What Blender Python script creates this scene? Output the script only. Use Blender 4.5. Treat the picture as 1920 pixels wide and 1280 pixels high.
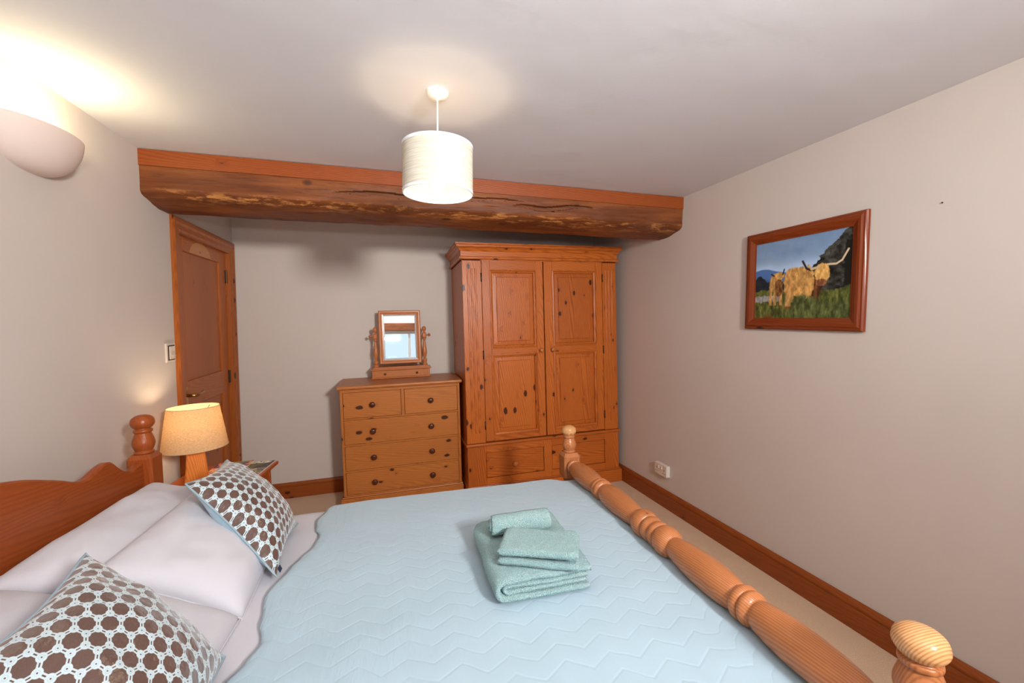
import bpy, bmesh, math, random
import numpy as np
from mathutils import Vector, Matrix, noise as mnoise

for o in list(bpy.data.objects): bpy.data.objects.remove(o)
sc = bpy.context.scene
C = sc.collection
rnd = random.Random(7)

# ------------------------------------------------------------------ frames
# The old cottage floor slopes a little.  World axes follow the floor (z = 0);
# walls, ceiling, beam and everything fixed to them live in the plumb "house"
# frame, whose origin is at eye height.
FPX = 780.0
def house_axes():
    vx, vy = 728 - 960, -(597 - 640)
    Y = Vector((vx, vy, -FPX)).normalized()
    xX = (FPX * FPX + vy * vy) / (-vx)
    X = Vector((xX, vy, -FPX)).normalized()
    Z = X.cross(Y)
    return X, Y, Z
HX, HY, HZ = house_axes()
_n = Vector((-.021, .025, 1)).normalized()
_u = Vector((1, 0, .021)).normalized()
_v = _n.cross(_u)
FM = Matrix((_u, _v, _n))
HO = Vector((0, 0, -1.435 - .021 * 2.02 + .025 * 1.9))
H2W = FM.to_4x4() @ Matrix.Translation(-HO)          # house -> world
def hw(x, y, z): return H2W @ Vector((x, y, z))

# ------------------------------------------------------------------ camera
cd = bpy.data.cameras.new('camera'); cam = bpy.data.objects.new('camera', cd); C.objects.link(cam)
cd.sensor_width = 36; cd.lens = 36 * FPX / 1920; cd.clip_start = .02; cd.clip_end = 50
cam.matrix_world = H2W @ Matrix((HX, HY, HZ)).to_4x4()
sc.camera = cam

# ------------------------------------------------------------------ light and exposure
sc.view_settings.view_transform = 'Standard'; sc.view_settings.look = 'None'
sc.view_settings.gamma = 1; sc.view_settings.use_curve_mapping = False
sc.view_settings.exposure = 0.10
wd = bpy.data.worlds.new('world'); sc.world = wd; wd.use_nodes = True
wd.node_tree.nodes['Background'].inputs[0].default_value = (.62, .80, 1, 1)
wd.node_tree.nodes['Background'].inputs[1].default_value = 1.2

def light(name, kind, loc, energy, color, size=.1, target=None, parent=None):
    l = bpy.data.lights.new(name, kind); l.energy = energy; l.color = color
    if kind == 'AREA':
        l.shape = 'DISK'; l.size = size
    else:
        l.shadow_soft_size = size
    o = bpy.data.objects.new(name, l); C.objects.link(o); o.location = loc
    if target is not None:
        o.rotation_euler = (Vector(target) - Vector(loc)).to_track_quat('-Z', 'Y').to_euler()
    if parent: o.parent = parent
    return o
# photographer's strobe, high up behind the camera on the right
light('strobe', 'AREA', hw(.92, -1.0, .60), 38, (1, .98, .955), .34, hw(.02, 3.6, .26)).data.spread = math.radians(112)
# the second head of the strobe is bounced off the ceiling above the camera
light('bounced_strobe', 'AREA', hw(.05, -.6, .15), 32, (.96, .985, 1), .3, hw(.05, -.35, .9))

# ------------------------------------------------------------------ node helpers
def new_mat(name):
    m = bpy.data.materials.new(name); m.use_nodes = True
    nt = m.node_tree; b = nt.nodes['Principled BSDF']
    return m, nt, b
class N:
    def __init__(s, nt): s.nt = nt
    def node(s, t, **kw):
        n = s.nt.nodes.new(t)
        for k, v in kw.items(): setattr(n, k, v)
        return n
    def link(s, a, b): s.nt.links.new(a, b)
    def put(s, sock, v):
        if isinstance(v, bpy.types.NodeSocket): s.link(v, sock)
        else: sock.default_value = v
    def math(s, op, a, b=0.0, c=0.0, clamp=False):
        n = s.node('ShaderNodeMath', operation=op); n.use_clamp = clamp
        s.put(n.inputs[0], a); s.put(n.inputs[1], b); s.put(n.inputs[2], c); return n.outputs[0]
    def vmath(s, op, a, b=(0, 0, 0)):
        n = s.node('ShaderNodeVectorMath', operation=op)
        s.put(n.inputs[0], a); s.put(n.inputs[1], b); return n.outputs[0]
    def noise(s, vec, scale, detail=2, rough=.5, dist=0):
        n = s.node('ShaderNodeTexNoise'); s.put(n.inputs['Vector'], vec)
        n.inputs['Scale'].default_value = scale; n.inputs['Detail'].default_value = detail
        n.inputs['Roughness'].default_value = rough; n.inputs['Distortion'].default_value = dist
        return n.outputs['Fac']
    def voronoi(s, vec, scale, feature='F1'):
        n = s.node('ShaderNodeTexVoronoi', feature=feature); s.put(n.inputs['Vector'], vec)
        n.inputs['Scale'].default_value = scale; return n
    def step(s, v, lo, hi, a=0.0, b=1.0):
        n = s.node('ShaderNodeMapRange', interpolation_type='SMOOTHSTEP')
        s.put(n.inputs[0], v); n.inputs[1].default_value = lo; n.inputs[2].default_value = hi
        n.inputs[3].default_value = a; n.inputs[4].default_value = b; return n.outputs[0]
    def mix(s, f, a, b, mode='MIX'):
        n = s.node('ShaderNodeMix', data_type='RGBA', blend_type=mode)
        s.put(n.inputs[0], f)
        s.put(n.inputs[6], a if isinstance(a, bpy.types.NodeSocket) else (*a, 1))
        s.put(n.inputs[7], b if isinstance(b, bpy.types.NodeSocket) else (*b, 1))
        return n.outputs[2]
    def bump(s, h, strength, dist):
        n = s.node('ShaderNodeBump'); n.inputs['Strength'].default_value = strength
        n.inputs['Distance'].default_value = dist; s.put(n.inputs['Height'], h); return n.outputs[0]
    def obj_coord(s): return s.node('ShaderNodeTexCoord').outputs['Object']
    def uv(s): return s.node('ShaderNodeTexCoord').outputs['UV']

def lin(r, g, b):
    f = lambda c: (c / 255 / 12.92) if c <= 10 else ((c / 255 + .055) / 1.055) ** 2.4
    return (f(r), f(g), f(b))

# ------------------------------------------------------------------ materials
WOODS = {   # light, dark, knot, contrast, gloss roughness, knot amount
    'wardrobe': (lin(194, 104, 38), lin(134, 58, 16), lin(44, 18, 8), .75, .36, 1.0),
    'chest':    (lin(190, 116, 56), lin(146, 80, 36), lin(52, 24, 14), .55, .36, .8),
    'mirrorwood': (lin(190, 116, 66), lin(150, 82, 42), lin(70, 36, 20), .5, .32, .3),
    'bed':      (lin(192, 122, 76), lin(138, 78, 42), lin(62, 34, 22), .80, .28, .35),
    'bedpale':  (lin(220, 166, 112), lin(150, 88, 46), lin(90, 50, 30), .95, .25, .0),
    'head':     (lin(160, 78, 34), lin(118, 50, 20), lin(40, 20, 14), .45, .30, .45),
    'door':     (lin(178, 98, 42), lin(136, 66, 24), lin(74, 36, 16), .55, .34, .7),
    'skirting': (lin(150, 76, 30), lin(112, 50, 18), lin(62, 30, 14), .5, .34, .35),
    'plank':    (lin(150, 74, 30), lin(112, 48, 17), lin(80, 40, 20), .6, .4, .3),
    'picture':  (lin(134, 60, 26), lin(96, 38, 15), lin(60, 24, 12), .4, .22, .0),
    'nightstand': (lin(178, 90, 42), lin(138, 60, 26), lin(60, 28, 14), .5, .28, .2),
    'lampwood': (lin(222, 132, 52), lin(172, 86, 28), lin(120, 60, 20), .8, .32, .0),
    'darkknob': (lin(92, 48, 30), lin(60, 28, 18), lin(40, 20, 12), .5, .25, .0),
    'patch':    (lin(206, 140, 84), lin(186, 118, 66), lin(120, 60, 20), .4, .34, .0),
}
_wc = {}
def wood(kind, axis='Z'):
    key = kind + axis
    if key in _wc: return _wc[key]
    light_c, dark_c, knot_c, con, rough, kn = WOODS[kind]
    m, nt, b = new_mat('wood_' + kind + '_' + axis.lower()); g = N(nt)
    oi = g.node('ShaderNodeObjectInfo')
    off = g.math('MULTIPLY', oi.outputs['Random'], 17.0)
    cmb = g.node('ShaderNodeCombineXYZ')
    for i in range(3): g.link(off, cmb.inputs[i])
    co = g.vmath('ADD', g.obj_coord(), cmb.outputs[0])
    st = {'X': (.09, 1, 1), 'Y': (1, .09, 1), 'Z': (1, 1, .09)}[axis]
    kst = {'X': (.55, 1, 1), 'Y': (1, .55, 1), 'Z': (1, 1, .55)}[axis]
    cs = g.vmath('MULTIPLY', co, st)
    ck = g.vmath('MULTIPLY', co, kst)
    vor = g.voronoi(ck, 12.5)
    d = vor.outputs['Distance']
    sep = g.node('ShaderNodeSeparateColor'); g.link(vor.outputs['Color'], sep.inputs[0])
    has = g.math('LESS_THAN', sep.outputs[0], .25 + .6 * kn)
    halo = g.math('MULTIPLY', g.step(d, .34, .06), has)
    rad = g.math('ADD', g.math('MULTIPLY', g.math('POWER', sep.outputs[1], 1.7), .17), .05)
    kd = g.math('ADD', g.math('SUBTRACT', d, rad), g.math('MULTIPLY', g.math('SUBTRACT', g.noise(co, 70, 2, .5), .5), .10))
    knot = g.math('MULTIPLY', g.step(kd, .035, -.02), has)
    n1 = g.noise(cs, 5.0, 2, .45)
    ring = g.math('ADD', g.math('MULTIPLY', n1, 9.0 if kind == 'bedpale' else 16.0), g.math('MULTIPLY', halo, 1.6 if kn else 0.0))
    sx = g.node('ShaderNodeSeparateXYZ'); g.link(cs, sx.inputs[0])
    acc = g.math('ADD', g.math('ADD', sx.outputs[0], g.math('MULTIPLY', sx.outputs[1], 1.31)), g.math('MULTIPLY', sx.outputs[2], .83))
    ring = g.math('ADD', ring, g.math('MULTIPLY', acc, {'bedpale': 150.0, 'bed': 130.0, 'lampwood': 90.0}.get(kind, 75.0)))
    s = g.math('SINE', g.math('MULTIPLY', ring, 6.2832))
    s = g.math('ADD', g.math('MULTIPLY', s, .5), .5)
    s = g.math('POWER', s, 1.6)
    fine = g.noise(cs, 150.0, 2, .6)
    tone = g.noise(cs, 2.2, 2, .5)
    f = g.math('ADD', g.math('MULTIPLY', s, con * .62), g.math('MULTIPLY', g.math('SUBTRACT', fine, .35), .5), clamp=True)
    f = g.math('ADD', f, g.math('MULTIPLY', g.math('SUBTRACT', tone, .5), 1.1), clamp=True)
    col = g.mix(f, light_c, dark_c)
    col = g.mix(g.math('MULTIPLY', halo, .35), col, dark_c)
    col = g.mix(g.math('MULTIPLY', knot, .9), col, knot_c)
    g.link(col, b.inputs['Base Color'])
    b.inputs['Roughness'].default_value = rough
    b.inputs['Specular IOR Level'].default_value = .32
    g.link(g.bump(g.math('ADD', s, fine), .12, .0015), b.inputs['Normal'])
    _wc[key] = m; return m

def plain(name, col, rough=.5, metal=0.0, spec=.5, sheen=0.0):
    m, nt, b = new_mat(name)
    b.inputs['Base Color'].default_value = (*col, 1); b.inputs['Roughness'].default_value = rough
    b.inputs['Metallic'].default_value = metal; b.inputs['Specular IOR Level'].default_value = spec
    if sheen: b.inputs['Sheen Weight'].default_value = sheen
    return m

def plaster(name, col, amt=.05):
    m, nt, b = new_mat(name); g = N(nt); co = g.obj_coord()
    n = g.noise(co, 1.3, 3, .55); n2 = g.noise(co, 26, 4, .6); n3 = g.noise(co, 4.5, 2, .5)
    c2 = tuple(c * (1 - amt * 2) for c in col)
    g.link(g.mix(g.math('MULTIPLY', n, .9), col, c2), b.inputs['Base Color'])
    b.inputs['Roughness'].default_value = .85; b.inputs['Specular IOR Level'].default_value = .2
    h = g.math('ADD', g.math('MULTIPLY', n2, .35), g.math('MULTIPLY', n3, 2.0))
    g.link(g.bump(h, .25, .006), b.inputs['Normal'])
    return m

M = {}
M['wall'] = plaster('wall_paint', lin(214, 203, 194))
M['ceiling'] = plaster('ceiling_paint', lin(227, 226, 230), .03)
M['white'] = plain('white_plastic', lin(232, 226, 220), .35)
M['offwhite'] = plain('cream_plastic', lin(222, 208, 190), .4)
M['dark'] = plain('dark_plastic', lin(58, 34, 22), .5)
M['blackhole'] = plain('socket_hole', lin(40, 32, 34), .6)
M['brass'] = plain('aged_brass', lin(190, 150, 90), .32, 1.0)
M['steel'] = plain('dark_steel', lin(70, 52, 40), .4, .8)
M['ceramic'] = plain('sconce_plaster', lin(226, 206, 196), .7, 0, .3)
M['mirror'] = plain('mirror_glass', (.93, .95, .95), .015, 1.0)
M['inside'] = plain('dark_interior', lin(70, 40, 22), .8)

def carpet():
    m, nt, b = new_mat('beige_carpet'); g = N(nt); co = g.obj_coord()
    n = g.noise(co, 420, 2, .7); n2 = g.noise(co, 9, 3, .6); n3 = g.noise(co, 130, 2, .6)
    col = g.mix(g.step(n, .3, .7), lin(210, 168, 130), lin(250, 222, 186))
    col = g.mix(g.math('MULTIPLY', n2, .35), col, lin(184, 148, 112))
    g.link(col, b.inputs['Base Color']); b.inputs['Roughness'].default_value = .95
    b.inputs['Specular IOR Level'].default_value = .1; b.inputs['Sheen Weight'].default_value = .2
    g.link(g.bump(g.math('ADD', n, n3), .6, .006), b.inputs['Normal'])
    return m
M['carpet'] = carpet()

def old_beam():
    m, nt, b = new_mat('old_oak_beam'); g = N(nt); co = g.obj_coord()
    cs = g.vmath('MULTIPLY', co, (.10, 1, 1)); cm = g.vmath('MULTIPLY', co, (.3, 1, 1))
    n1 = g.noise(cs, 9, 5, .6); n2 = g.noise(cs, 60, 3, .6); n3 = g.noise(cm, 5, 4, .6)
    col = g.mix(g.step(n1, .3, .7), lin(96, 48, 20), lin(146, 82, 38))
    col = g.mix(g.step(n2, .5, .75), col, lin(90, 44, 18))
    col = g.mix(g.math('MULTIPLY', g.step(n3, .52, .7), .5), col, lin(122, 82, 60))
    sx = g.node('ShaderNodeSeparateXYZ'); g.link(co, sx.inputs[0])
    # worn pale arris along the lower front edge
    band = g.math('SUBTRACT', 1.0, g.math('MULTIPLY', g.math('ABSOLUTE', g.math('SUBTRACT', sx.outputs[2], .648)), 34.0), clamp=True)
    pat = g.step(g.noise(cm, 26, 4, .7), .5, .62)
    col = g.mix(g.math('MULTIPLY', g.math('MULTIPLY', band, pat), .8), col, lin(214, 146, 82))
    vor = g.voronoi(g.vmath('MULTIPLY', co, (.7, 1, 1)), 4.5)
    kn = g.step(vor.outputs['Distance'], .12, .05)
    col = g.mix(g.math('MULTIPLY', kn, .8), col, lin(60, 34, 26))
    g.link(col, b.inputs['Base Color']); b.inputs['Roughness'].default_value = .55
    b.inputs['Specular IOR Level'].default_value = .3
    g.link(g.bump(g.math('ADD', n1, g.math('MULTIPLY', n2, .5)), .6, .008), b.inputs['Normal'])
    return m
M['beam'] = old_beam()

def linen(name, col, rough=.75, scale=700, sheen=.15):
    m, nt, b = new_mat(name); g = N(nt); co = g.obj_coord()
    n = g.noise(co, scale, 2, .6); n2 = g.noise(co, 7, 3, .55)
    c2 = tuple(c * .94 for c in col)
    g.link(g.mix(n2, col, c2), b.inputs['Base Color']); b.inputs['Roughness'].default_value = rough
    b.inputs['Sheen Weight'].default_value = sheen; b.inputs['Specular IOR Level'].default_value = .25
    g.link(g.bump(g.math('ADD', g.math('MULTIPLY', n, .15), n2), .25, .012), b.inputs['Normal'])
    return m
M['sheet'] = linen('white_cotton', lin(208, 206, 213))
M['satinblue'] = linen('pale_blue_satin', lin(160, 190, 206), .32, 500, .3)
M['piping'] = plain('pale_blue_piping', lin(150, 172, 182), .5)

def terry():
    m, nt, b = new_mat('aqua_terry'); g = N(nt); co = g.obj_coord()
    n = g.noise(co, 330, 3, .7); v = g.voronoi(co, 420)
    col = g.mix(g.step(n, .3, .7), lin(124, 186, 191), lin(208, 244, 242))
    g.link(col, b.inputs['Base Color']); b.inputs['Roughness'].default_value = .95
    b.inputs['Sheen Weight'].default_value = .5; b.inputs['Specular IOR Level'].default_value = .1
    g.link(g.bump(g.math('ADD', n, v.outputs['Distance']), 1.0, .006), b.inputs['Normal'])
    return m
M['terry'] = terry()
M['hem'] = plain('towel_hem', lin(206, 228, 228), .7)

def quilt():
    m, nt, b = new_mat('pale_blue_quilting'); g = N(nt); uv = g.uv()
    sx = g.node('ShaderNodeSeparateXYZ'); g.link(uv, sx.inputs[0])
    wob = g.math('MULTIPLY', g.math('SUBTRACT', g.noise(uv, 9, 2, .5), .5), .022)
    x = g.math('ADD', sx.outputs[0], wob); y = g.math('ADD', sx.outputs[1], wob)
    tri = g.math('PINGPONG', x, .060)
    t = g.math('ADD', y, g.math('MULTIPLY', tri, .62))
    p = g.math('PINGPONG', t, .029)
    line = g.step(p, 0.0, .007)                      # stitched furrow at p = 0
    puff = g.math('POWER', g.math('DIVIDE', p, .029), .5)
    cr = g.noise(g.vmath('MULTIPLY', uv, (1.0, .16, 1)), 62, 3, .55)   # crinkles running across
    crf = g.step(g.noise(uv, 2.6, 2, .5), .35, .62)
    h = g.math('ADD', g.math('MULTIPLY', puff, .45), g.math('MULTIPLY', line, .45))
    head = g.step(sx.outputs[0], 1.35, .75, .12, 1.0)      # the creases gather towards the pillows
    h = g.math('ADD', h, g.math('MULTIPLY', g.math('MULTIPLY', cr, head), g.math('ADD', g.math('MULTIPLY', crf, 3.0), 1.0)))
    n2 = g.noise(uv, 3, 2, .5)
    col = g.mix(n2, lin(178, 201, 214), lin(168, 193, 206))
    g.link(col, b.inputs['Base Color']); b.inputs['Roughness'].default_value = .7
    b.inputs['Sheen Weight'].default_value = .25; b.inputs['Specular IOR Level'].default_value = .25
    g.link(g.bump(h, .23, .0045), b.inputs['Normal'])
    return m
M['quilt'] = quilt()

def trellis():
    m, nt, b = new_mat('brown_trellis_jacquard'); g = N(nt); uv = g.uv()
    sx = g.node('ShaderNodeSeparateXYZ'); g.link(g.vmath('MULTIPLY', uv, (10.4, 10.4, 1)), sx.inputs[0])
    # honeycomb: hexagon edges are double cords, every corner is a round knot with a tiny eye
    R3 = math.sqrt(3)
    def cell(ox, oy):
        x = g.math('SUBTRACT', g.math('MULTIPLY', g.math('FRACT', g.math('ADD', sx.outputs[0], ox)), 1.0), .5)
        y = g.math('SUBTRACT', g.math('MULTIPLY', g.math('FRACT', g.math('ADD', g.math('DIVIDE', sx.outputs[1], R3), oy)), R3), R3 / 2)
        x = g.math('ABSOLUTE', x); y = g.math('ABSOLUTE', y)
        l = g.math('ADD', g.math('MULTIPLY', x, x), g.math('MULTIPLY', y, y))
        return x, y, l
    xa, ya, la = cell(0.0, 0.0); xb, yb, lb = cell(.5, .5)
    pick = g.math('LESS_THAN', la, lb)
    def sel(p, q): return g.math('ADD', g.math('MULTIPLY', p, pick), g.math('MULTIPLY', q, g.math('SUBTRACT', 1.0, pick)))
    x, y = sel(xa, xb), sel(ya, yb)
    hd = g.math('MAXIMUM', x, g.math('ADD', g.math('MULTIPLY', x, .5), g.math('MULTIPLY', y, R3 / 2)))
    e = g.math('SUBTRACT', .5, hd)
    def vd(px, py):
        dx = g.math('SUBTRACT', x, px); dy = g.math('SUBTRACT', y, py)
        return g.math('SQRT', g.math('ADD', g.math('MULTIPLY', dx, dx), g.math('MULTIPLY', dy, dy)))
    rr = g.math('MINIMUM', vd(.5, .5 / R3), vd(0.0, 1 / R3))
    dd = g.math('ABSOLUTE', g.math('SUBTRACT', e, .064))
    band = g.step(dd, .040, .028)
    knot = g.step(rr, .215, .190); eye = g.step(rr, .045, .025)
    edge = g.math('MAXIMUM', g.math('MULTIPLY', g.step(dd, .014, .0), .25), g.math('MULTIPLY', g.step(g.math('ABSOLUTE', g.math('SUBTRACT', rr, .10)), .02, .0), .55))
    band = g.math('MAXIMUM', band, knot)
    band = g.math('MULTIPLY', band, g.math('SUBTRACT', 1.0, eye))
    wv = g.noise(uv, 300, 2, .6)
    brown = g.mix(wv, lin(80, 56, 48), lin(104, 76, 66))
    blue = g.mix(edge, lin(196, 214, 220), lin(150, 172, 180))
    g.link(g.mix(band, brown, blue), b.inputs['Base Color'])
    g.link(g.math('ADD', g.math('MULTIPLY', band, .32), .27), b.inputs['Roughness'])
    b.inputs['Specular IOR Level'].default_value = .9
    b.inputs['Sheen Weight'].default_value = .3
    n2 = g.noise(uv, 16, 3, .55)
    h = g.math('ADD', g.math('MULTIPLY', band, .10), g.math('MULTIPLY', n2, 1.0))
    g.link(g.bump(h, .35, .012), b.inputs['Normal'])
    return m
M['trellis'] = trellis()

def shade(name, col, rings, scl, trans):
    m = bpy.data.materials.new(name); m.use_nodes = True; nt = m.node_tree; g = N(nt)
    for n in list(nt.nodes): nt.nodes.remove(n)
    co = g.obj_coord()
    cs = g.vmath('MULTIPLY', co, scl)
    n = g.noise(cs, rings, 3, .6)
    c = g.mix(g.step(n, .35, .65), tuple(x * .80 for x in col), col)
    d = g.node('ShaderNodeBsdfDiffuse'); t = g.node('ShaderNodeBsdfTranslucent')
    g.link(c, d.inputs[0]); g.link(c, t.inputs[0])
    mx = g.node('ShaderNodeMixShader'); mx.inputs[0].default_value = trans
    g.link(d.outputs[0], mx.inputs[1]); g.link(t.outputs[0], mx.inputs[2])
    out = g.node('ShaderNodeOutputMaterial'); g.link(mx.outputs[0], out.inputs[0])
    return m
M['pshade'] = shade('ivory_ribbed_fabric', lin(214, 207, 190), 60, (.15, .15, 4), .055)
M['lshade'] = shade('beige_slub_linen', lin(236, 210, 170), 110, (1, 1, 3), .50)
M['lring'] = plain('shade_piping', lin(206, 176, 136), .7)
M['trimband'] = plain('shade_trim', lin(226, 230, 234), .6)
def emit(name, col, st):
    m, nt, b = new_mat(name)
    b.inputs['Emission Color'].default_value = (*col, 1); b.inputs['Emission Strength'].default_value = st
    return m
M['bulb'] = emit('lit_bulb', (1, .82, .6), 12)

def glass_mat():
    m = bpy.data.materials.new('window_glass'); m.use_nodes = True; nt = m.node_tree; g = N(nt)
    for n in list(nt.nodes): nt.nodes.remove(n)
    t = g.node('ShaderNodeBsdfTransparent'); gl = g.node('ShaderNodeBsdfGlossy'); gl.inputs['Roughness'].default_value = .02
    mx = g.node('ShaderNodeMixShader'); mx.inputs[0].default_value = .06
    g.link(t.outputs[0], mx.inputs[1]); g.link(gl.outputs[0], mx.inputs[2])
    out = g.node('ShaderNodeOutputMaterial'); g.link(mx.outputs[0], out.inputs[0])
    return m
M['glass'] = glass_mat()
def vcol(name, rough):
    m, nt, b = new_mat(name); g = N(nt)
    a = g.node('ShaderNodeAttribute', attribute_name='Col'); g.link(a.outputs['Color'], b.inputs['Base Color'])
    b.inputs['Roughness'].default_value = rough; b.inputs['Specular IOR Level'].default_value = .4
    return m
M['print'] = vcol('glossy_photo_print', .35)

# ------------------------------------------------------------------ mesh helpers
def bm_new(): return bmesh.new()
def mesh_obj(name, bm, mat, parent=None, smooth=False, mw=None, recalc=True):
    if recalc: bmesh.ops.recalc_face_normals(bm, faces=bm.faces[:])
    me = bpy.data.meshes.new(name); bm.to_mesh(me); bm.free()
    if mat is not None: me.materials.append(mat)
    if smooth:
        if smooth is True:
            for p in me.polygons: p.use_smooth = True
        else:
            for p in me.polygons: p.use_smooth = True
            me.set_sharp_from_angle(angle=math.radians(smooth))
    o = bpy.data.objects.new(name, me); C.objects.link(o)
    if parent: o.parent = parent
    if mw is not None: o.matrix_world = mw
    return o
def tag(o, label, cat=None, group=None, kind=None):
    o['label'] = label
    if cat: o['category'] = cat
    if group: o['group'] = group
    if kind: o['kind'] = kind
    return o
def thing(name, label, cat, mw, group=None, kind=None):
    o = bpy.data.objects.new(name, None); C.objects.link(o); o.empty_display_size = .1
    o.matrix_world = mw
    return tag(o, label, cat, group, kind)
def at(x, y, z, rz=0, rx=0, ry=0):
    return Matrix.Translation((x, y, z)) @ Matrix.Rotation(rz, 4, 'Z') @ Matrix.Rotation(ry, 4, 'Y') @ Matrix.Rotation(rx, 4, 'X')

def box(bm, lo, hi, bev=0.0, seg=1, mat4=None):
    lo = Vector(lo); hi = Vector(hi); c = (lo + hi) / 2; s = hi - lo
    r = bmesh.ops.create_cube(bm, size=1, matrix=Matrix.Translation(c) @ Matrix.Diagonal((*s, 1)))
    vs = r['verts']
    if bev > 0:
        es = list({e for v in vs for e in v.link_edges})
        rr = bmesh.ops.bevel(bm, geom=es, offset=min(bev, min(s) * .45), segments=seg, affect='EDGES', profile=.5)
        vs = list({v for f in rr['faces'] for v in f.verts} | {v for v in vs if v.is_valid})
    if mat4 is not None: bmesh.ops.transform(bm, matrix=mat4, verts=[v for v in vs if v.is_valid])
    return bm
def B(lo, hi, bev=0.0, seg=1): return box(bm_new(), lo, hi, bev, seg)

def lathe(prof, seg=28, axis='Z', origin=(0, 0, 0), bm=None, cap=True):
    """prof: list of (radius, along)"""
    bm = bm or bm_new(); o = Vector(origin); rings = []
    for r, a in prof:
        ring = []
        for k in range(seg):
            t = 2 * math.pi * k / seg; c, s = r * math.cos(t), r * math.sin(t)
            p = {'Z': (c, s, a), 'Y': (c, a, s), 'X': (a, c, s)}[axis]
            ring.append(bm.verts.new(o + Vector(p)))
        rings.append(ring)
    for i in range(len(rings) - 1):
        for k in range(seg):
            bm.faces.new((rings[i][k], rings[i][(k + 1) % seg], rings[i + 1][(k + 1) % seg], rings[i + 1][k]))
    if cap:
        for ring in (rings[0], rings[-1]):
            if len(ring) > 2: bm.faces.new(ring)
    return bm

def smooth_prof(pts, n=6):
    """Catmull-Rom through (r, a) points"""
    out = []; P = [pts[0]] + list(pts) + [pts[-1]]
    for i in range(1, len(P) - 2):
        p0, p1, p2, p3 = [Vector((*q, 0)) for q in P[i - 1:i + 3]]
        for k in range(n):
            t = k / n
            q = .5 * ((2 * p1) + (p2 - p0) * t + (2 * p0 - 5 * p1 + 4 * p2 - p3) * t * t + (3 * p1 - p0 - 3 * p2 + p3) * t ** 3)
            out.append((max(q.x, .0005), q.y))
    out.append(pts[-1]); return out

def prism(poly, a0, a1, axis='Y', bm=None):
    """poly in the plane across axis; X: (y,z)  Y: (x,z)  Z: (x,y)"""
    bm = bm or bm_new()
    f = {'X': lambda p, a: (a, p[0], p[1]), 'Y': lambda p, a: (p[0], a, p[1]), 'Z': lambda p, a: (p[0], p[1], a)}[axis]
    A = [bm.verts.new(f(p, a0)) for p in poly]; Bv = [bm.verts.new(f(p, a1)) for p in poly]
    n = len(poly)
    for i in range(n): bm.faces.new((A[i], A[(i + 1) % n], Bv[(i + 1) % n], Bv[i]))
    bm.faces.new(A); bm.faces.new(Bv)
    return bm

def mitre(x0, x1, z0, z1, prof, y0=0.0, sides=(0, 1, 2, 3), bm=None):
    """moulding round a rectangle in XZ, front to -Y; prof: (inset, depth toward -Y), closed loop"""
    bm = bm or bm_new()
    def ring(i, d): return [Vector((x0 + i, y0 - d, z0 + i)), Vector((x1 - i, y0 - d, z0 + i)), Vector((x1 - i, y0 - d, z1 - i)), Vector((x0 + i, y0 - d, z1 - i))]
    R = [ring(i, d) for i, d in prof]; n = len(prof)
    for s in sides:
        a, b = s, (s + 1) % 4
        va = [bm.verts.new(r[a]) for r in R]; vb = [bm.verts.new(r[b]) for r in R]
        for k in range(n): bm.faces.new((va[k], vb[k], vb[(k + 1) % n], va[(k + 1) % n]))
        bm.faces.new(va); bm.faces.new(vb)
    return bm

def raised_panel(x0, x1, z0, z1, y, field=.045, rise=.010):
    """raised-and-fielded panel, front to -Y, base plane at y"""
    bm = bm_new()
    a = [(x0, y, z0), (x1, y, z0), (x1, y, z1), (x0, y, z1)]
    f = field
    def R(ins, d): return [(x0 + ins, y - d, z0 + ins), (x1 - ins, y - d, z0 + ins), (x1 - ins, y - d, z1 - ins), (x0 + ins, y - d, z1 - ins)]
    loops = [[(x0, y + .006, z0), (x1, y + .006, z0), (x1, y + .006, z1), (x0, y + .006, z1)], R(0, 0), R(f * .75, rise * .35), R(f * .8, rise), R(f, rise)]
    V = [[bm.verts.new(p) for p in l] for l in loops]
    for i in range(len(V) - 1):
        for k in range(4): bm.faces.new((V[i][k], V[i][(k + 1) % 4], V[i + 1][(k + 1) % 4], V[i + 1][k]))
    bm.faces.new(V[-1]); bm.faces.new(V[0])
    return bm

def tube(path, r, seg=10, bm=None, closed=False, radii=None):
    bm = bm or bm_new(); P = [Vector(p) for p in path]; n = len(P); rings = []
    up = Vector((0, 0, 1)); prev = None
    for i in range(n):
        if closed: t = (P[(i + 1) % n] - P[i - 1])
        else: t = (P[min(i + 1, n - 1)] - P[max(i - 1, 0)])
        if t.length < 1e-9: t = Vector((0, 0, 1))
        t.normalize()
        a = prev if prev is not None else (up if abs(t.dot(up)) < .9 else Vector((1, 0, 0)))
        s = (a - t * a.dot(t)); s.normalize(); prev = s
        q = t.cross(s); rr = radii[i] if radii else r
        rings.append([bm.verts.new(P[i] + s * (rr * math.cos(2 * math.pi * k / seg)) + q * (rr * math.sin(2 * math.pi * k / seg))) for k in range(seg)])
    m = n if closed else n - 1
    for i in range(m):
        A, Bq = rings[i], rings[(i + 1) % n]
        for k in range(seg): bm.faces.new((A[k], A[(k + 1) % seg], Bq[(k + 1) % seg], Bq[k]))
    if not closed: bm.faces.new(rings[0]); bm.faces.new(rings[-1])
    return bm

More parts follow.
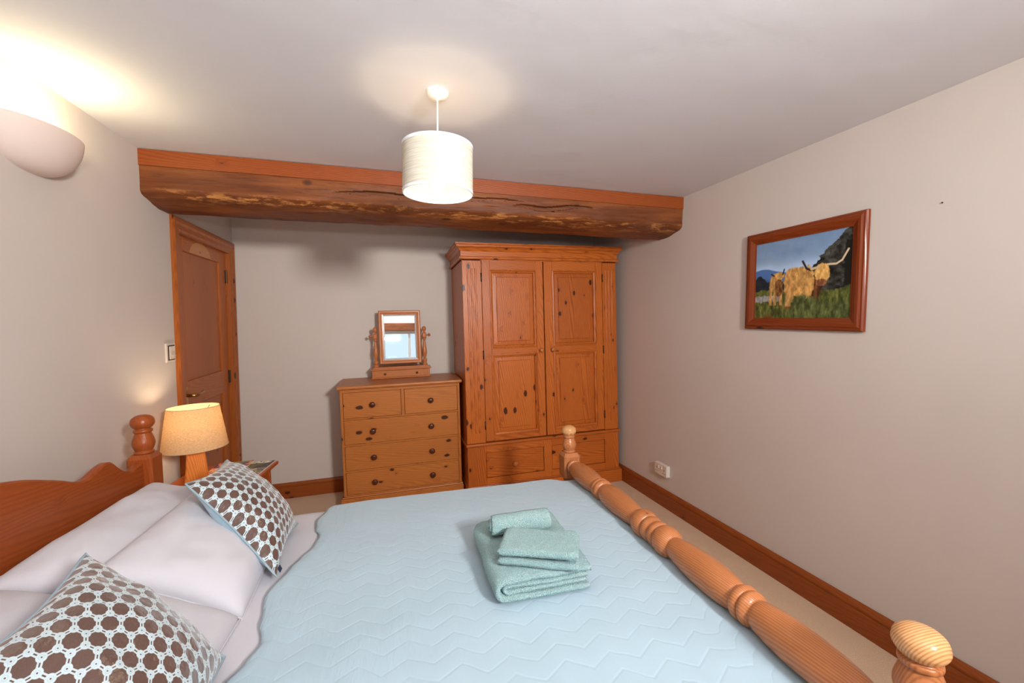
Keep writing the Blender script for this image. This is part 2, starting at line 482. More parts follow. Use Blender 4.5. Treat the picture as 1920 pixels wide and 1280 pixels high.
def ribbon(path, th, y0, y1, ny=24, wob=.004, seed=0, bm=None, tele=0.0):
    """cloth layer: centre line in XZ, thickness th, running along Y"""
    bm = bm or bm_new(); P = [Vector((p[0], 0, p[1])) for p in path]; n = len(P)
    nr = []
    for i in range(n):
        t = P[min(i + 1, n - 1)] - P[max(i - 1, 0)]; t.normalize(); nr.append(Vector((-t.z, 0, t.x)))
    grid = []
    for s in (1, -1):
        rows = []
        for j in range(ny + 1):
            y = y0 + (y1 - y0) * j / ny; e = min(j, ny - j) / ny
            tt = th * (.55 + .45 * min(1, e * 14))
            row = []
            for i in range(n):
                w = mnoise.noise(Vector((P[i].x * 9 + seed, y * 9, P[i].z * 14))) * wob
                w2 = mnoise.noise(Vector((P[i].x * 60 + seed, y * 60, P[i].z * 60))) * .0022
                q = P[i] + nr[i] * (s * tt / 2 + w + w2 * s)
                row.append(bm.verts.new((q.x, y + w * .8 + tele * (1 - i / (n - 1)) * j / ny, q.z)))
            rows.append(row)
        grid.append(rows)
    A, D = grid
    for j in range(ny):
        for i in range(n - 1):
            bm.faces.new((A[j][i], A[j][i + 1], A[j + 1][i + 1], A[j + 1][i]))
            bm.faces.new((D[j][i], D[j + 1][i], D[j + 1][i + 1], D[j][i + 1]))
    for j in (0, ny):
        for i in range(n - 1): bm.faces.new((A[j][i], D[j][i], D[j][i + 1], A[j][i + 1]))
    for i in (0, n - 1):
        for j in range(ny): bm.faces.new((A[j][i], A[j + 1][i], D[j + 1][i], D[j][i]))
    return bm

def painted(name, w, h, nx, ny, paint, mat, parent):
    """flat print in XZ with colours from paint(u, v arrays) -> (H, W, 3) sRGB 0..255"""
    xs = np.linspace(0, 1, nx); zs = np.linspace(0, 1, ny)
    U, V = np.meshgrid(xs, zs)
    col = np.clip(paint(U, V), 0, 255) / 255.0
    co = np.where(col <= .04045, col / 12.92, ((col + .055) / 1.055) ** 2.4)
    verts = np.stack([(U - .5) * w, np.zeros_like(U), (V - .5) * h], -1).reshape(-1, 3)
    idx = np.arange(nx * ny).reshape(ny, nx)
    faces = np.stack([idx[:-1, :-1], idx[:-1, 1:], idx[1:, 1:], idx[1:, :-1]], -1).reshape(-1, 4)
    me = bpy.data.meshes.new(name); me.from_pydata(verts.tolist(), [], faces.tolist())
    a = me.color_attributes.new('Col', 'FLOAT_COLOR', 'POINT')
    a.data.foreach_set('color', np.concatenate([co.reshape(-1, 3), np.ones((nx * ny, 1))], 1).astype(np.float32).ravel())
    me.materials.append(mat)
    o = bpy.data.objects.new(name, me); C.objects.link(o)
    if parent: o.parent = parent
    return o

# ------------------------------------------------------------------ the room shell (house frame)
XL, XR, YB, YF, ZC, ZF = -1.207, 2.035, 3.92, -1.25, .865, -1.62
def shell(name, bm, mat, label, cat):
    o = mesh_obj(name, bm, mat, mw=H2W.copy()); return tag(o, label, cat, kind='structure')
# floor lies in the world frame
fl = mesh_obj('floor', B((-1.45, -1.5, -.08), (2.35, 4.15, 0)), M['carpet'])
tag(fl, 'beige fitted carpet covering the whole bedroom floor', 'floor', kind='structure')
shell('ceiling', B((XL - .2, YF - .2, ZC), (XR + .2, YB + .2, ZC + .12)), M['ceiling'], 'white painted plaster ceiling above the bedroom', 'ceiling')
DY0, DY1, DZ1 = 3.00, 3.83, .535          # door opening
b = bm_new()
box(b, (XL - .2, YF - .2, ZF), (XL, DY0, ZC + .02)); box(b, (XL - .2, DY1, ZF), (XL, YB + .2, ZC + .02)); box(b, (XL - .2, DY0, DZ1), (XL, DY1, ZC + .02))
shell('wall_left', b, M['wall'], 'pinkish beige plaster wall behind the headboard, with the pine door', 'wall')
shell('wall_right', B((XR, YF - .2, ZF), (XR + .2, YB + .2, ZC + .02)), M['wall'], 'pinkish beige plaster wall on which the cattle picture hangs', 'wall')
shell('wall_back', B((XL - .2, YB, ZF), (XR + .2, YB + .2, ZC + .02)), M['wall'], 'pinkish beige plaster wall behind the chest of drawers and wardrobe', 'wall')
WX0, WX1, WZ0, WZ1 = -.35, 1.15, -.34, .30          # window opening behind the camera
b = bm_new()
box(b, (XL - .2, YF - .2, ZF), (WX0, YF, ZC + .02)); box(b, (WX1, YF - .2, ZF), (XR + .2, YF, ZC + .02))
box(b, (WX0, YF - .2, ZF), (WX1, YF, WZ0)); box(b, (WX0, YF - .2, WZ1 + .05), (WX1, YF, ZC + .02))
shell('wall_front', b, M['wall'], 'plaster wall with the window, facing the chest of drawers', 'wall')
win = thing('window_1', 'white casement window under a rough wooden lintel, opposite the dressing mirror', 'window', H2W @ Matrix.Translation((0, YF, 0)), kind='structure')
mesh_obj('lintel', B((WX0 - .2, -.12, WZ1 + .05), (WX1 + .2, .015, WZ1 + .21), .01), M['beam'], win)
mesh_obj('window_sill', B((WX0 - .05, -.16, WZ0 - .03), (WX1 + .05, .04, WZ0), .006), M['white'], win)
for z0, z1 in ((WZ0, WZ0 + .05), (WZ1, WZ1 + .05)): mesh_obj('window_rail', B((WX0, -.17, z0), (WX1, -.12, z1), .004), M['white'], win)
for x in (WX0, (WX0 + WX1) / 2 - .025, WX1 - .05): mesh_obj('window_stile', B((x, -.17, WZ0 + .05), (x + .05, -.12, WZ1), .004), M['white'], win)
for x in (WX0 + .05, (WX0 + WX1) / 2 + .025): mesh_obj('pane', B((x, -.148, WZ0 + .05), (x + .65, -.144, WZ1)), M['glass'], win)

# skirting boards
SK = [(0, 0), (.020, 0), (.020, .098), (.015, .101), (.015, .105), (.020, .108), (.020, .116), (.012, .130), (0, .136)]
def fz(x, y): 
    p = hw(x, y, ZF); q = hw(x, y, ZC); t = -p.z / (q.z - p.z); return p + (q - p) * t
def skirting(name, a, bb, label, sgn):
    a = Vector(a); bb = Vector(bb); d = (bb - a); L = d.length; ang = math.atan2(d.y, d.x)
    o = mesh_obj(name, prism([(sgn * p[0], p[1]) for p in SK], 0, L, 'X'), wood('skirting', 'X'), mw=Matrix.Translation(a) @ Matrix.Rotation(ang, 4, 'Z'))
    return tag(o, label, 'skirting board', kind='structure')
skirting('baseboard_right', fz(XR, YF), fz(XR, YB), 'dark pine skirting board along the wall with the picture', 1)
skirting('baseboard_back', fz(XL, YB), fz(XR, YB), 'dark pine skirting board along the wall behind the chest of drawers', -1)
skirting('baseboard_left', fz(XL, YF), fz(XL, DY0 - .1), 'dark pine skirting board along the wall behind the bed', -1)

# door in the left wall: local x runs along +Y of the house, front (-Y local) faces +X
DM = H2W @ Matrix.Translation((XL, 0, 0)) @ Matrix.Rotation(math.pi / 2, 4, 'Z')
door = thing('door_1', 'knotty pine panelled door with brass lever in the left wall beyond the bed', 'door', DM, kind='structure')
ARC = [(0, 0), (0, .014), (.012, .022), (.03, .022), (.045, .016), (.07, .016), (.082, .010), (.092, .010), (.092, -.03), (.075, -.03), (.075, 0)]
DZ0 = -1.62
OUT = (DY0 - .092, DY1 + .085, DZ0 - .1, DZ1 + .07)
for s, nm in ((1, 'architrave'), (2, 'architrave'), (3, 'architrave')):
    mesh_obj(nm, mitre(*OUT, ARC, 0.0, (s,)), wood('door', 'X' if s == 2 else 'Z'), door)
for x in (DY0, DY1 - .03): mesh_obj('door_jamb', B((x - (.012 if x > 3.4 else 0), 0.03, DZ0), (x + .03 + (0 if x > 3.4 else .0), .16, DZ1)), wood('door'), door)
mesh_obj('door_head', B((DY0, .03, DZ1 - .03), (DY1, .16, DZ1)), wood('door', 'X'), door)
X0, X1, YD = DY0 + .008, DY1 - .02, .022      # leaf front plane at local y = .022
def slab(nm, x0, x1, z0, z1, ax, y=YD, t=.04, bev=.002): return mesh_obj(nm, B((x0, y, z0), (x1, y + t, z1), bev), wood('door', ax), door)
slab('stile', X0, X0 + .105, DZ0, DZ1 - .012, 'Z'); slab('stile', X1 - .11, X1, DZ0, DZ1 - .012, 'Z')
slab('top_rail', X0 + .105, X1 - .11, .425, DZ1 - .012, 'X'); slab('lock_rail', X0 + .105, X1 - .11, -.57, -.40, 'X'); slab('bottom_rail', X0 + .105, X1 - .11, DZ0, -1.3, 'X')
slab('panel', X0 + .10, X1 - .105, -.41, .435, 'Z', YD + .014, .02, 0); slab('panel', X0 + .10, X1 - .105, -1.31, -.56, 'Z', YD + .014, .02, 0)
# pale heartwood figure on the top rail
arc = [(3.375 + .165 * math.cos(t), .428 + .085 * math.sin(t)) for t in [math.pi * k / 16 for k in range(17)]]
hp = mesh_obj('heartwood_figure', prism(arc, YD - .0012, YD + .002, 'Y'), wood('patch', 'X'), door); hp['label'] = 'pale half-moon grain figure on the top rail'
for z in (.33, -.46): 
    hb = B((X1 - .006, YD - .006, z - .05), (X1 + .012, YD + .004, z + .05), .002); lathe([(.006, z - .05), (.006, z + .05)], 10, 'Z', (X1 + .004, YD - .008, 0), hb)
    mesh_obj('hinge', hb, M['steel'], door)
hd = mesh_obj('door_handle', B((3.055, YD - .006, -.60), (3.095, YD, -.43), .004), M['brass'], door); hd['label'] = 'aged brass lever handle on a long plate'
lv = tube([(3.075, YD, -.485), (3.075, YD - .045, -.485), (3.085, YD - .055, -.485), (3.13, YD - .058, -.483), (3.18, YD - .056, -.478), (3.205, YD - .05, -.482)], .009, 10, radii=[.011, .009, .010, .008, .009, .007])
mesh_obj('lever', lv, M['brass'], hd, True)

# ------------------------------------------------------------------ ceiling beam
bt = thing('ceiling_beam', 'rough old timber beam with long cracks under a smooth board, crossing below the ceiling', 'beam', H2W.copy())
def beam_timber():
    bm = bm_new(); nx = 150
    sec = []
    raw = [(2.624, .80), (2.622, .77), (2.622, .735), (2.622, .70), (2.621, .680), (2.623, .664), (2.634, .652), (2.658, .640), (2.69, .630), (2.74, .620), (2.80, .610), (2.86, .605), (2.895, .605), (2.91, .63), (2.91, .72), (2.91, .80)]
    x0, x1 = XL - .01, XR + .01; rows = []
    def crack(x, z):     # depth of the splits along the front
        d = 0
        for cx0, cx1, za, zb, ph in ((-.30, .85, .712, .742, .3), (.78, 1.35, .705, .738, 1.1), (-.02, .5, .722, .735, 2.0)):
            if cx0 < x < cx1:
                t = (x - cx0) / (cx1 - cx0); zc = za + (zb - za) * t + .009 * math.sin(9 * t + ph)
                w = .006 * math.sin(math.pi * t) ** .6 + .0005
                if abs(z - zc) < w * 2.2: d = max(d, .03 * math.sin(math.pi * t) ** .5)
        return d
    # refine the front face so that the splits have real depth
    prof = []
    for i in range(len(raw) - 1):
        k = 9 if i in (0, 1, 2) else 2
        for j in range(k):
            t = j / k; prof.append((raw[i][0] + (raw[i + 1][0] - raw[i][0]) * t, raw[i][1] + (raw[i + 1][1] - raw[i][1]) * t))
    prof.append(raw[-1])
    for i in range(nx * 2 + 1):
        x = x0 + (x1 - x0) * i / (nx * 2); row = []
        sk = -.020 * (x - XL); drop = .012 * math.sin(x * 1.1 + .4)
        for j, (y, z) in enumerate(prof):
            a = .006 * mnoise.noise(Vector((x * 2.5, y * 6, z * 9))) + .0035 * mnoise.noise(Vector((x * 11, y * 25, z * 30)))
            low = 1.0 if z < .7 else .35
            yy = y + sk + a * low * 1.4 - .002; zz = z + (a * low * 1.6 + drop * (0.5 if z < .75 else 0))
            if j < 32: yy += crack(x, z)
            row.append(bm.verts.new((x, yy, zz)))
        rows.append(row)
    n = len(prof)
    for i in range(len(rows) - 1):
        for j in range(n): bm.faces.new((rows[i][j], rows[i][(j + 1) % n], rows[i + 1][(j + 1) % n], rows[i + 1][j]))
    bm.faces.new(rows[0]); bm.faces.new(rows[-1])
    return bm
tb = mesh_obj('timber', beam_timber(), M['beam'], bt, 50); tb['label'] = 'rough dark brown hewn timber with splits and a worn lower edge'
def board_poly(y): return [(XL - .005, y), (XR + .005, y - .065), (XR + .005, y + .28), (XL - .005, y + .30)]
pk = mesh_obj('cover_board', prism(board_poly(2.612), .782, .862, 'Z'), wood('plank', 'X'), bt); pk['label'] = 'smooth orange-brown board on top of the timber'

# ------------------------------------------------------------------ wall sconce
SY, SZ, SA, SD = 1.93, .665, .185, .122
def sconce_bowl():
    bm = bm_new(); nt_, np_ = 36, 16; rows = []
    def P(th, ph, s):      # th along rim 0..pi ; ph 0 rim .. 1 bottom
        r = math.cos(ph * math.pi / 2) ** .75; 
        y = -SA * math.cos(th) * r * s; x = SD * math.sin(th) * r * s
        return (max(x, 0), y, -.150 * (math.sin(ph * math.pi / 2) ** 1.15) * s - (1 - s) * .02)
    grids = []
    for s in (1.0, .93):
        g = [[bm.verts.new(P(math.pi * i / nt_, j / np_, s) if j < np_ else P(math.pi * i / nt_, .995, s)) for i in range(nt_ + 1)] for j in range(np_ + 1)]
        grids.append(g)
        for j in range(np_):
            for i in range(nt_): bm.faces.new((g[j][i], g[j][i + 1], g[j + 1][i + 1], g[j + 1][i]))
    a, c = grids
    for i in range(nt_): bm.faces.new((a[0][i], a[0][i + 1], c[0][i + 1], c[0][i]))
    return bm
def sconce(y, label):
    sco = thing('wall_sconce', label, 'lamp', H2W @ Matrix.Translation((XL, y, SZ)))
    mesh_obj('bowl', sconce_bowl(), M['ceramic'], sco, 60)
    mesh_obj('bulb', lathe(smooth_prof([(.004, -.05), (.012, -.045), (.014, -.02), (.016, .0), (.012, .014), (.002, .018)], 4), 14, 'Y', (.055, 0, -.045)), M['bulb'], sco, True)
    light('sconce_light', 'POINT', (.062, 0, -.012), 4.2, (1, .90, .56), .028, parent=sco)
sconce(SY, 'white plaster half-bowl uplighter glowing on the wall above the lamp side of the headboard')

# ------------------------------------------------------------------ pendant lamp
PX, PY = .193, 1.655
pen = thing('pendant_lamp', 'white drum pendant shade hanging by a cord from the ceiling', 'lamp', H2W @ Matrix.Translation((PX, PY, ZC)))
mesh_obj('ceiling_rose', lathe([(.043, 0), (.043, -.006), (.040, -.014), (.030, -.024), (.010, -.028), (.004, -.032)], 28), M['white'], pen, 40)
mesh_obj('cord', lathe([(.0035, -.03), (.0035, -.25)], 8), M['white'], pen, True)
mesh_obj('lampholder', lathe([(.008, -.235), (.017, -.245), (.019, -.29), (.019, -.305)], 16), M['white'], pen, 40)
mesh_obj('bulb', lathe(smooth_prof([(.012, -.305), (.014, -.315), (.026, -.335), (.028, -.35), (.018, -.372), (.001, -.378)], 5), 18), M['bulb'], pen, True)
PR, PT, PBm = .134, -.204, -.384
def drum(r0, r1, z0, z1, th=.0012, seg=56):
    return lathe([(r0, z0), (r1, z1), (r1 - th, z1), (r0 - th, z0), (r0, z0)], seg, cap=False)
mesh_obj('shade', drum(PR, PR, PBm, PT), M['pshade'], pen, 40)
for z0, z1 in ((PT - .010, PT + .001), (PBm - .001, PBm + .010)): mesh_obj('trim_band', drum(PR + .0012, PR + .0012, z0, z1, .0036), M['trimband'], pen, 40)
for k in range(3):
    a = 2 * math.pi * k / 3 + .5
    mesh_obj('spider_arm', tube([(.018 * math.cos(a), .018 * math.sin(a), -.262), (.13 * math.cos(a), .13 * math.sin(a), PT - .008)], .0016, 6), M['white'], pen, True)
light('pendant_light', 'POINT', (0, 0, -.345), 7.0, (1, .78, .50), .036, parent=pen)

# ------------------------------------------------------------------ picture on the right wall
PYC, PZC, PW, PH = 1.645, .210, .64, .538
picM = H2W @ Matrix.Translation((XR - .001, PYC, PZC)) @ Matrix.Rotation(-math.pi / 2, 4, 'Z')   # local x -> -Y (house), front -Y local -> -X
pic = thing('framed_picture', 'dark wood framed photograph of shaggy cattle on a hillside', 'picture', picM)
FR = [(0, .002), (0, .016), (.006, .022), (.014, .022), (.022, .027), (.034, .026), (.050, .019), (.056, .015), (.062, .0135), (.062, .006), (.05, .002)]
for s in range(4):
    mesh_obj('frame_rail' if s % 2 == 0 else 'frame_stile', mitre(-PW / 2, PW / 2, -PH / 2, PH / 2, FR, 0, (s,)), wood('picture', 'X' if s % 2 == 0 else 'Z'), pic)
def fbm(U, V, sx, sy, seed, octs=4):
    rs = np.random.RandomState(seed); out = np.zeros_like(U); amp = 1.0; tot = 0
    for k in range(octs):
        n = 64; g = rs.rand(n, n)
        x = (U * sx * 2 ** k) % (n - 1); y = (V * sy * 2 ** k) % (n - 1)
        xi = x.astype(int); yi = y.astype(int); fx = x - xi; fy = y - yi
        fx = fx * fx * (3 - 2 * fx); fy = fy * fy * (3 - 2 * fy)
        v = (g[yi, xi] * (1 - fx) + g[yi, (xi + 1) % n] * fx) * (1 - fy) + (g[(yi + 1) % n, xi] * (1 - fx) + g[(yi + 1) % n, (xi + 1) % n] * fx) * fy
        out += amp * v; tot += amp; amp *= .55
    return out / tot
def cattle(U, V):
    A = lambda r, g, b_: np.array((r, g, b_), float)
    im = np.zeros(U.shape + (3,))
    def over(mask, col):
        nonlocal im
        m = np.clip(mask, 0, 1)[..., None]; im = im * (1 - m) + col * m
    soft = lambda d, w=.006: np.clip(d / w + .5, 0, 1)
    n1 = fbm(U, V, 6, 6, 1); n2 = fbm(U, V, 26, 26, 2); n3 = fbm(U, V, 50, 14, 3); nf = fbm(U, V, 60, 22, 4)
    im[:] = A(150, 176, 200) * (1 - V[..., None]) + A(126, 156, 192) * V[..., None]
    im += ((n1 - .5) * 26)[..., None] * (V[..., None] > .5)
    im += 46 * np.exp(-((V - .62) / .10) ** 2)[..., None]
    hill = .60 + .05 * np.sin(U * 9 + .6) * np.exp(-U) + .03 * (n1 - .5)
    over(soft(hill - V, .01), A(78, 118, 176))
    h2 = .50 + .05 * np.sin(U * 6 + 2)
    over(soft(h2 - V, .02), A(60, 98, 150))
    trees = .47 + .10 * np.exp(-((U - .06) / .06) ** 2) + .06 * (n2 - .5)
    over(soft(trees - V), A(26, 38, 48) + 26 * (n2 - .5)[..., None])
    slope = .40 + .62 * np.clip((U - .40) / .58, 0, 1) ** 1.1 + .10 * (n2 - .5)
    over(soft(slope - V) * (U > .36), A(44, 46, 42) + (n2 - .45)[..., None] * A(130, 128, 110))
    over(soft((.86 + .1 * (n2 - .5)) - V) * soft(U - .93 - .05 * (n2 - .5), .02), A(18, 24, 22))
    grass = .30 + .06 * np.sin(U * 5 + 1) + .10 * U + .05 * (n2 - .5)
    over(soft(grass - V, .015), A(80, 88, 40) + (n3 - .45)[..., None] * A(150, 140, 80))
    over(soft(.03 * 1.4 - np.abs(V - .25 - .05 * U) + .05 * (n2 - .5)) * soft(.30 - U, .05), A(150, 150, 146) + (n3 - .5)[..., None] * 120)
    over(soft(n1 - .58, .08) * soft(.16 - V, .06), A(120, 84, 44) + (n3 - .5)[..., None] * 90)
    fur = lambda c: c + (nf - .5)[..., None] * A(150, 120, 80)
    def ell(cx, cy, rx, ry, rot=0):
        c, s = math.cos(rot), math.sin(rot); x = (U - cx); y = (V - cy) * .8
        a = (x * c + y * s) / rx; b_ = (-x * s + y * c) / (ry * .8)
        return soft(1 - np.sqrt(a * a + b_ * b_) + .16 * (n2 - .5) * 2, .12)
    def leg(x, y0, y1, w): over(soft(w - np.abs(U - x) + .008 * (n2 - .5)) * soft(V - y0, .01) * soft(y1 - V, .01), fur(A(186, 142, 84)))
    # cow behind
    for x in (.195, .245, .315): leg(x, .17, .42, .018)
    over(ell(.255, .45, .075, .125), fur(A(196, 148, 86))); over(ell(.29, .40, .045, .12), fur(A(120, 78, 40)))
    over(ell(.30, .545, .05, .05), fur(A(208, 160, 92)))
    # cow in front
    for x, w in ((.395, .03), (.435, .022), (.60, .032), (.655, .026)): leg(x, .15 if w > .025 else .2, .42, w)
    over(ell(.50, .45, .155, .175, .08), fur(A(204, 154, 86))); over(ell(.405, .44, .06, .17), fur(A(198, 148, 84)))
    over(ell(.66, .36, .07, .14), fur(A(96, 58, 32))); over(ell(.60, .44, .06, .20), fur(A(206, 156, 88)))
    over(ell(.735, .53, .075, .11), fur(A(226, 176, 100))); over(ell(.725, .42, .05, .045), fur(A(150, 96, 60)))
    def stroke(pts, w, col):
        d = np.full(U.shape, 9.0)
        for (xa, ya), (xb, yb) in zip(pts[:-1], pts[1:]):
            dx, dy = xb - xa, (yb - ya) * .8; t = np.clip(((U - xa) * dx + (V - ya) * .8 * dy) / (dx * dx + dy * dy), 0, 1)
            d = np.minimum(d, np.hypot(U - xa - t * dx, (V - ya) * .8 - t * dy))
        over(soft(w - d, .005), col)
    stroke([(.70, .60), (.62, .575), (.58, .60), (.54, .69)], .010, A(42, 34, 34)); stroke([(.70, .60), (.63, .585)], .012, A(214, 190, 150))
    stroke([(.78, .62), (.86, .615), (.91, .65), (.96, .76)], .009, A(226, 204, 168))
    stroke([(.33, .56), (.345, .62)], .007, A(40, 32, 32)); stroke([(.23, .55), (.20, .575)], .007, A(40, 32, 32))
    over(soft((.20 + .09 * (n2 - .5) + .12 * np.exp(-((U - .55) / .16) ** 2) * (n3)) - V, .03) * soft(U - .44, .04), A(74, 84, 44) + (n3 - .45)[..., None] * A(130, 130, 80))
    return im
pr = painted('print', PW - .118, PH - .118, 230, 190, cattle, M['print'], pic); pr.location = (0, -.010, 0)
pr['label'] = 'photograph of two long-horned shaggy cattle under a blue sky'

# ------------------------------------------------------------------ socket, switch, nail
so = thing('double_socket', 'white double electric socket low on the right wall', 'socket', H2W @ Matrix.Translation((XR, 2.703, -1.166)) @ Matrix.Rotation(-math.pi / 2, 4, 'Z'))
mesh_obj('back_box', B((-.073, -.028, -.043), (.073, 0, .043), .004), M['white'], so)
mesh_obj('face_plate', B((-.073, -.036, -.043), (.073, -.028, .043), .004, 2), M['offwhite'], so)
for s in (-1, 1):
    mesh_obj('rocker', B((s * .018 - .007, -.042, .008), (s * .018 + .007, -.036, .03), .002), M['white'], so)
    for dx, dz, w, h in ((0, .012, .005, .011), (-.011, -.012, .008, .005), (.011, -.012, .008, .005)):
        mesh_obj('pin_hole', B((s * .046 + dx - w / 2, -.0368, dz - .006 - h / 2), (s * .046 + dx + w / 2, -.0362, dz - .006 + h / 2)), M['blackhole'], so)
sw = thing('light_switch', 'cream light switch with a dark surround beside the door frame', 'switch', H2W @ Matrix.Translation((XL, 2.838, -.195)) @ Matrix.Rotation(math.pi / 2, 4, 'Z'))
mesh_obj('wall_plate', B((-.052, -.010, -.055), (.052, 0, .055), .003), M['offwhite'], sw)
mesh_obj('surround', B((-.036, -.013, -.043), (.036, -.010, .043), .001), M['dark'], sw)
mesh_obj('switch_plate', B((-.031, -.017, -.037), (.031, -.013, .037), .002), M['offwhite'], sw)
mesh_obj('rocker', prism([(-.030, -.017), (.030, -.017), (.027, -.024), (-.027, -.019)], -.013, .013, 'X'), M['white'], sw)
na = mesh_obj('wall_nail', lathe([(.0012, .0), (.0012, .003), (.0028, .003), (.0028, .0045)], 10, 'X'), M['steel'], mw=H2W @ Matrix.Translation((XR, 1.079, .441)) @ Matrix.Rotation(math.pi, 4, 'Z'))
tag(na, 'tiny bare nail in the wall right of the picture', 'nail')

# ------------------------------------------------------------------ wardrobe
WX, WY = 1.3, 3.28
wr = thing('wardrobe', 'tall knotty pine wardrobe with two panelled doors over two drawers', 'wardrobe', at(WX, WY, 0))
WL, WR_, WD = -.692, .690, .57
wz = lambda a: wood('wardrobe', a)
for x in (WL, WR_ - .022): mesh_obj('side_panel', B((x, .02, .0), (x + .022, WD, 1.98), .002), wz('Z'), wr)
mesh_obj('back_panel', B((WL + .02, WD - .012, .05), (WR_ - .02, WD, 1.98)), wz('Z'), wr)
mesh_obj('top_panel', B((WL, .0, 1.965), (WR_, WD, 1.985)), wz('X'), wr)
mesh_obj('floor_panel', B((WL + .02, .03, .455), (WR_ - .02, WD - .012, .475)), wz('X'), wr)
# cornice: a three-sided mitred moulding
CP = [(0, 1.972), (.016, 1.972), (.022, 1.980), (.022, 1.990), (.010, 1.998), (.010, 2.036), (.018, 2.044), (.026, 2.058), (.046, 2.070), (.046, 2.082), (.056, 2.086), (.056, 2.098), (0, 2.098)]
def cornice():
    bm = bm_new(); rings = []
    for o_, z in CP:
        orx = min(o_, .040)
        rings.append([Vector((WL - o_, WD, z)), Vector((WL - o_, -o_, z)), Vector((WR_ + orx, -o_, z)), Vector((WR_ + orx, WD, z))])
    V = [[bm.verts.new(p) for p in r] for r in rings]; n = len(V)
    for k in range(n):
        for i in range(3): bm.faces.new((V[k][i], V[k][i + 1], V[(k + 1) % n][i + 1], V[(k + 1) % n][i]))
    bm.faces.new([V[-1][0], V[-1][1], V[-1][2], V[-1][3]])
    return bm
mesh_obj('cornice', cornice(), wz('X'), wr)
for x0, x1 in ((WL, -.536), (.556, WR_)):
    pil = mesh_obj('pilaster', B((x0, 0, .478), (x1, .024, 1.975), .002), wz('Z'), wr)
    c = (x0 + x1) / 2
    fb = bm_new()
    for dx in (-.03, 0, .03): box(fb, (c + dx - .009, -.004, .56), (c + dx + .009, .004, 1.90), .0035, 2)
    mesh_obj('reeding', fb, wz('Z'), pil)
MO = [(0, 0), (0, .010), (.008, .012), (.012, .006), (.018, .004), (.024, .0), (.026, -.010), (0, -.010)]
def wdoor(x0, x1, px0, px1, kx):
    z0, z1 = .484, 1.968
    d = mesh_obj('door', B((x0, .0, z0), (px0 + .004, .022, z1), .0025), wz('Z'), wr); d['label'] = 'pine door with two raised panels'
    mesh_obj('stile', B((px1 - .004, .0, z0), (x1, .022, z1), .0025), wz('Z'), d)
    for a, bq in ((z0, .532), (1.196, 1.252), (1.888, z1)): mesh_obj('rail', B((px0 + .004, .0006, a), (px1 - .004, .022, bq), .0015), wz('X'), d)
    for a, bq in ((.528, 1.2), (1.248, 1.892)):
        mesh_obj('panel', raised_panel(px0, px1, a, bq, .016, .075, .010), wz('Z'), d)
        mesh_obj('moulding', mitre(px0, px1, a, bq, MO, .002), wz('Z'), d)
    mesh_obj('knob', lathe(smooth_prof([(.007, 0), (.007, .008), (.010, .012), (.018, .018), (.019, .026), (.012, .033), (.001, .035)], 4), 20, 'Y', (kx, 0, 1.22)), M['knobp'], d, True)
    return d
M['knobp'] = wood('chest', 'Y')
def flip_knobs(o):
    for v in o.data.vertices: v.co.y = -v.co.y
d1 = wdoor(-.533, -.004, -.468, -.068, -.035); d2 = wdoor(.004, .553, .078, .490, .068)
for d in (d1, d2):
    for c in d.children:
        if c.name.startswith('knob'): flip_knobs(c)
for x in (-.537, .555):
    for z in (.62, 1.20, 1.83): mesh_obj('hinge', lathe([(.005, z - .035), (.005, z + .035)], 8, 'Z', (x, -.003, 0)), M['steel'], wr, True)
key = mesh_obj('latch', lathe([(.003, 0), (.003, .02)], 8, 'X', (WR_, .05, .93)), M['brass'], wr)
mesh_obj('waist_moulding', B((WL - .012, -.018, .452), (WR_ + .012, WD, .476), .008, 3), wz('X'), wr)
mesh_obj('base_stile', B((WL, .0, .12), (-.538, .024, .452), .002), wz('Z'), wr); mesh_obj('base_stile', B((-.030, .0, .12), (.042, .024, .452), .002), wz('Z'), wr); mesh_obj('base_stile', B((.553, .0, .12), (WR_, .024, .452), .002), wz('Z'), wr)
for x0, x1 in ((-.538, -.030), (.042, .553)):
    for z0, z1 in ((.392, .452), (.12, .180)): mesh_obj('base_rail', B((x0, .0006, z0), (x1, .024, z1), .001), wz('X'), wr)
    dr = mesh_obj('drawer', B((x0 + .003, .005, .183), (x1 - .003, .4, .389), .003), wz('X'), wr)
    kb = mesh_obj('knob', lathe(smooth_prof([(.008, 0), (.008, -.008), (.012, -.012), (.021, -.018), (.022, -.027), (.013, -.035), (.001, -.037)], 4), 20, 'Y', ((x0 + x1) / 2 - .01, .005, .275)), M['knobp'], dr, True)
PLN = mesh_obj('plinth', B((WL - .006, -.018, 0), (WR_ + .022, WD, .112), .004), wz('X'), wr)
mesh_obj('plinth_cap', B((WL - .010, -.010, .112), (WR_ + .012, WD, .126), .006, 2), wz('X'), wr)

# ------------------------------------------------------------------ chest of drawers (leans forward a touch on the carpet)
CT = .033
chM = at(.113, 3.435, 0, 0, CT)
ch = thing('chest_of_drawers', 'pine chest of two short and three long drawers with dark round knobs', 'chest', chM)
cw = lambda a: wood('chest', a)
CL, CR, CDp = -.465, .465, .42
for x in (CL, CR - .02): mesh_obj('side_panel', B((x, .0, .03), (x + .02, CDp, .974), .002), cw('Z'), ch)
mesh_obj('back_panel', B((CL + .02, CDp - .01, .03), (CR - .02, CDp, .974)), cw('X'), ch)
mesh_obj('top', B((CL - .020, -.028, .974), (CR + .020, CDp + .005, 1.000), .010, 3), cw('X'), ch)
rows = [(.742, .948), (.534, .730), (.326, .522), (.134, .314)]
for z0, z1 in ((.948, .974), (.730, .742), (.522, .534), (.314, .326), (.122, .134)): mesh_obj('drawer_rail', B((CL + .02, .002, z0), (CR - .02, .03, z1)), cw('X'), ch)
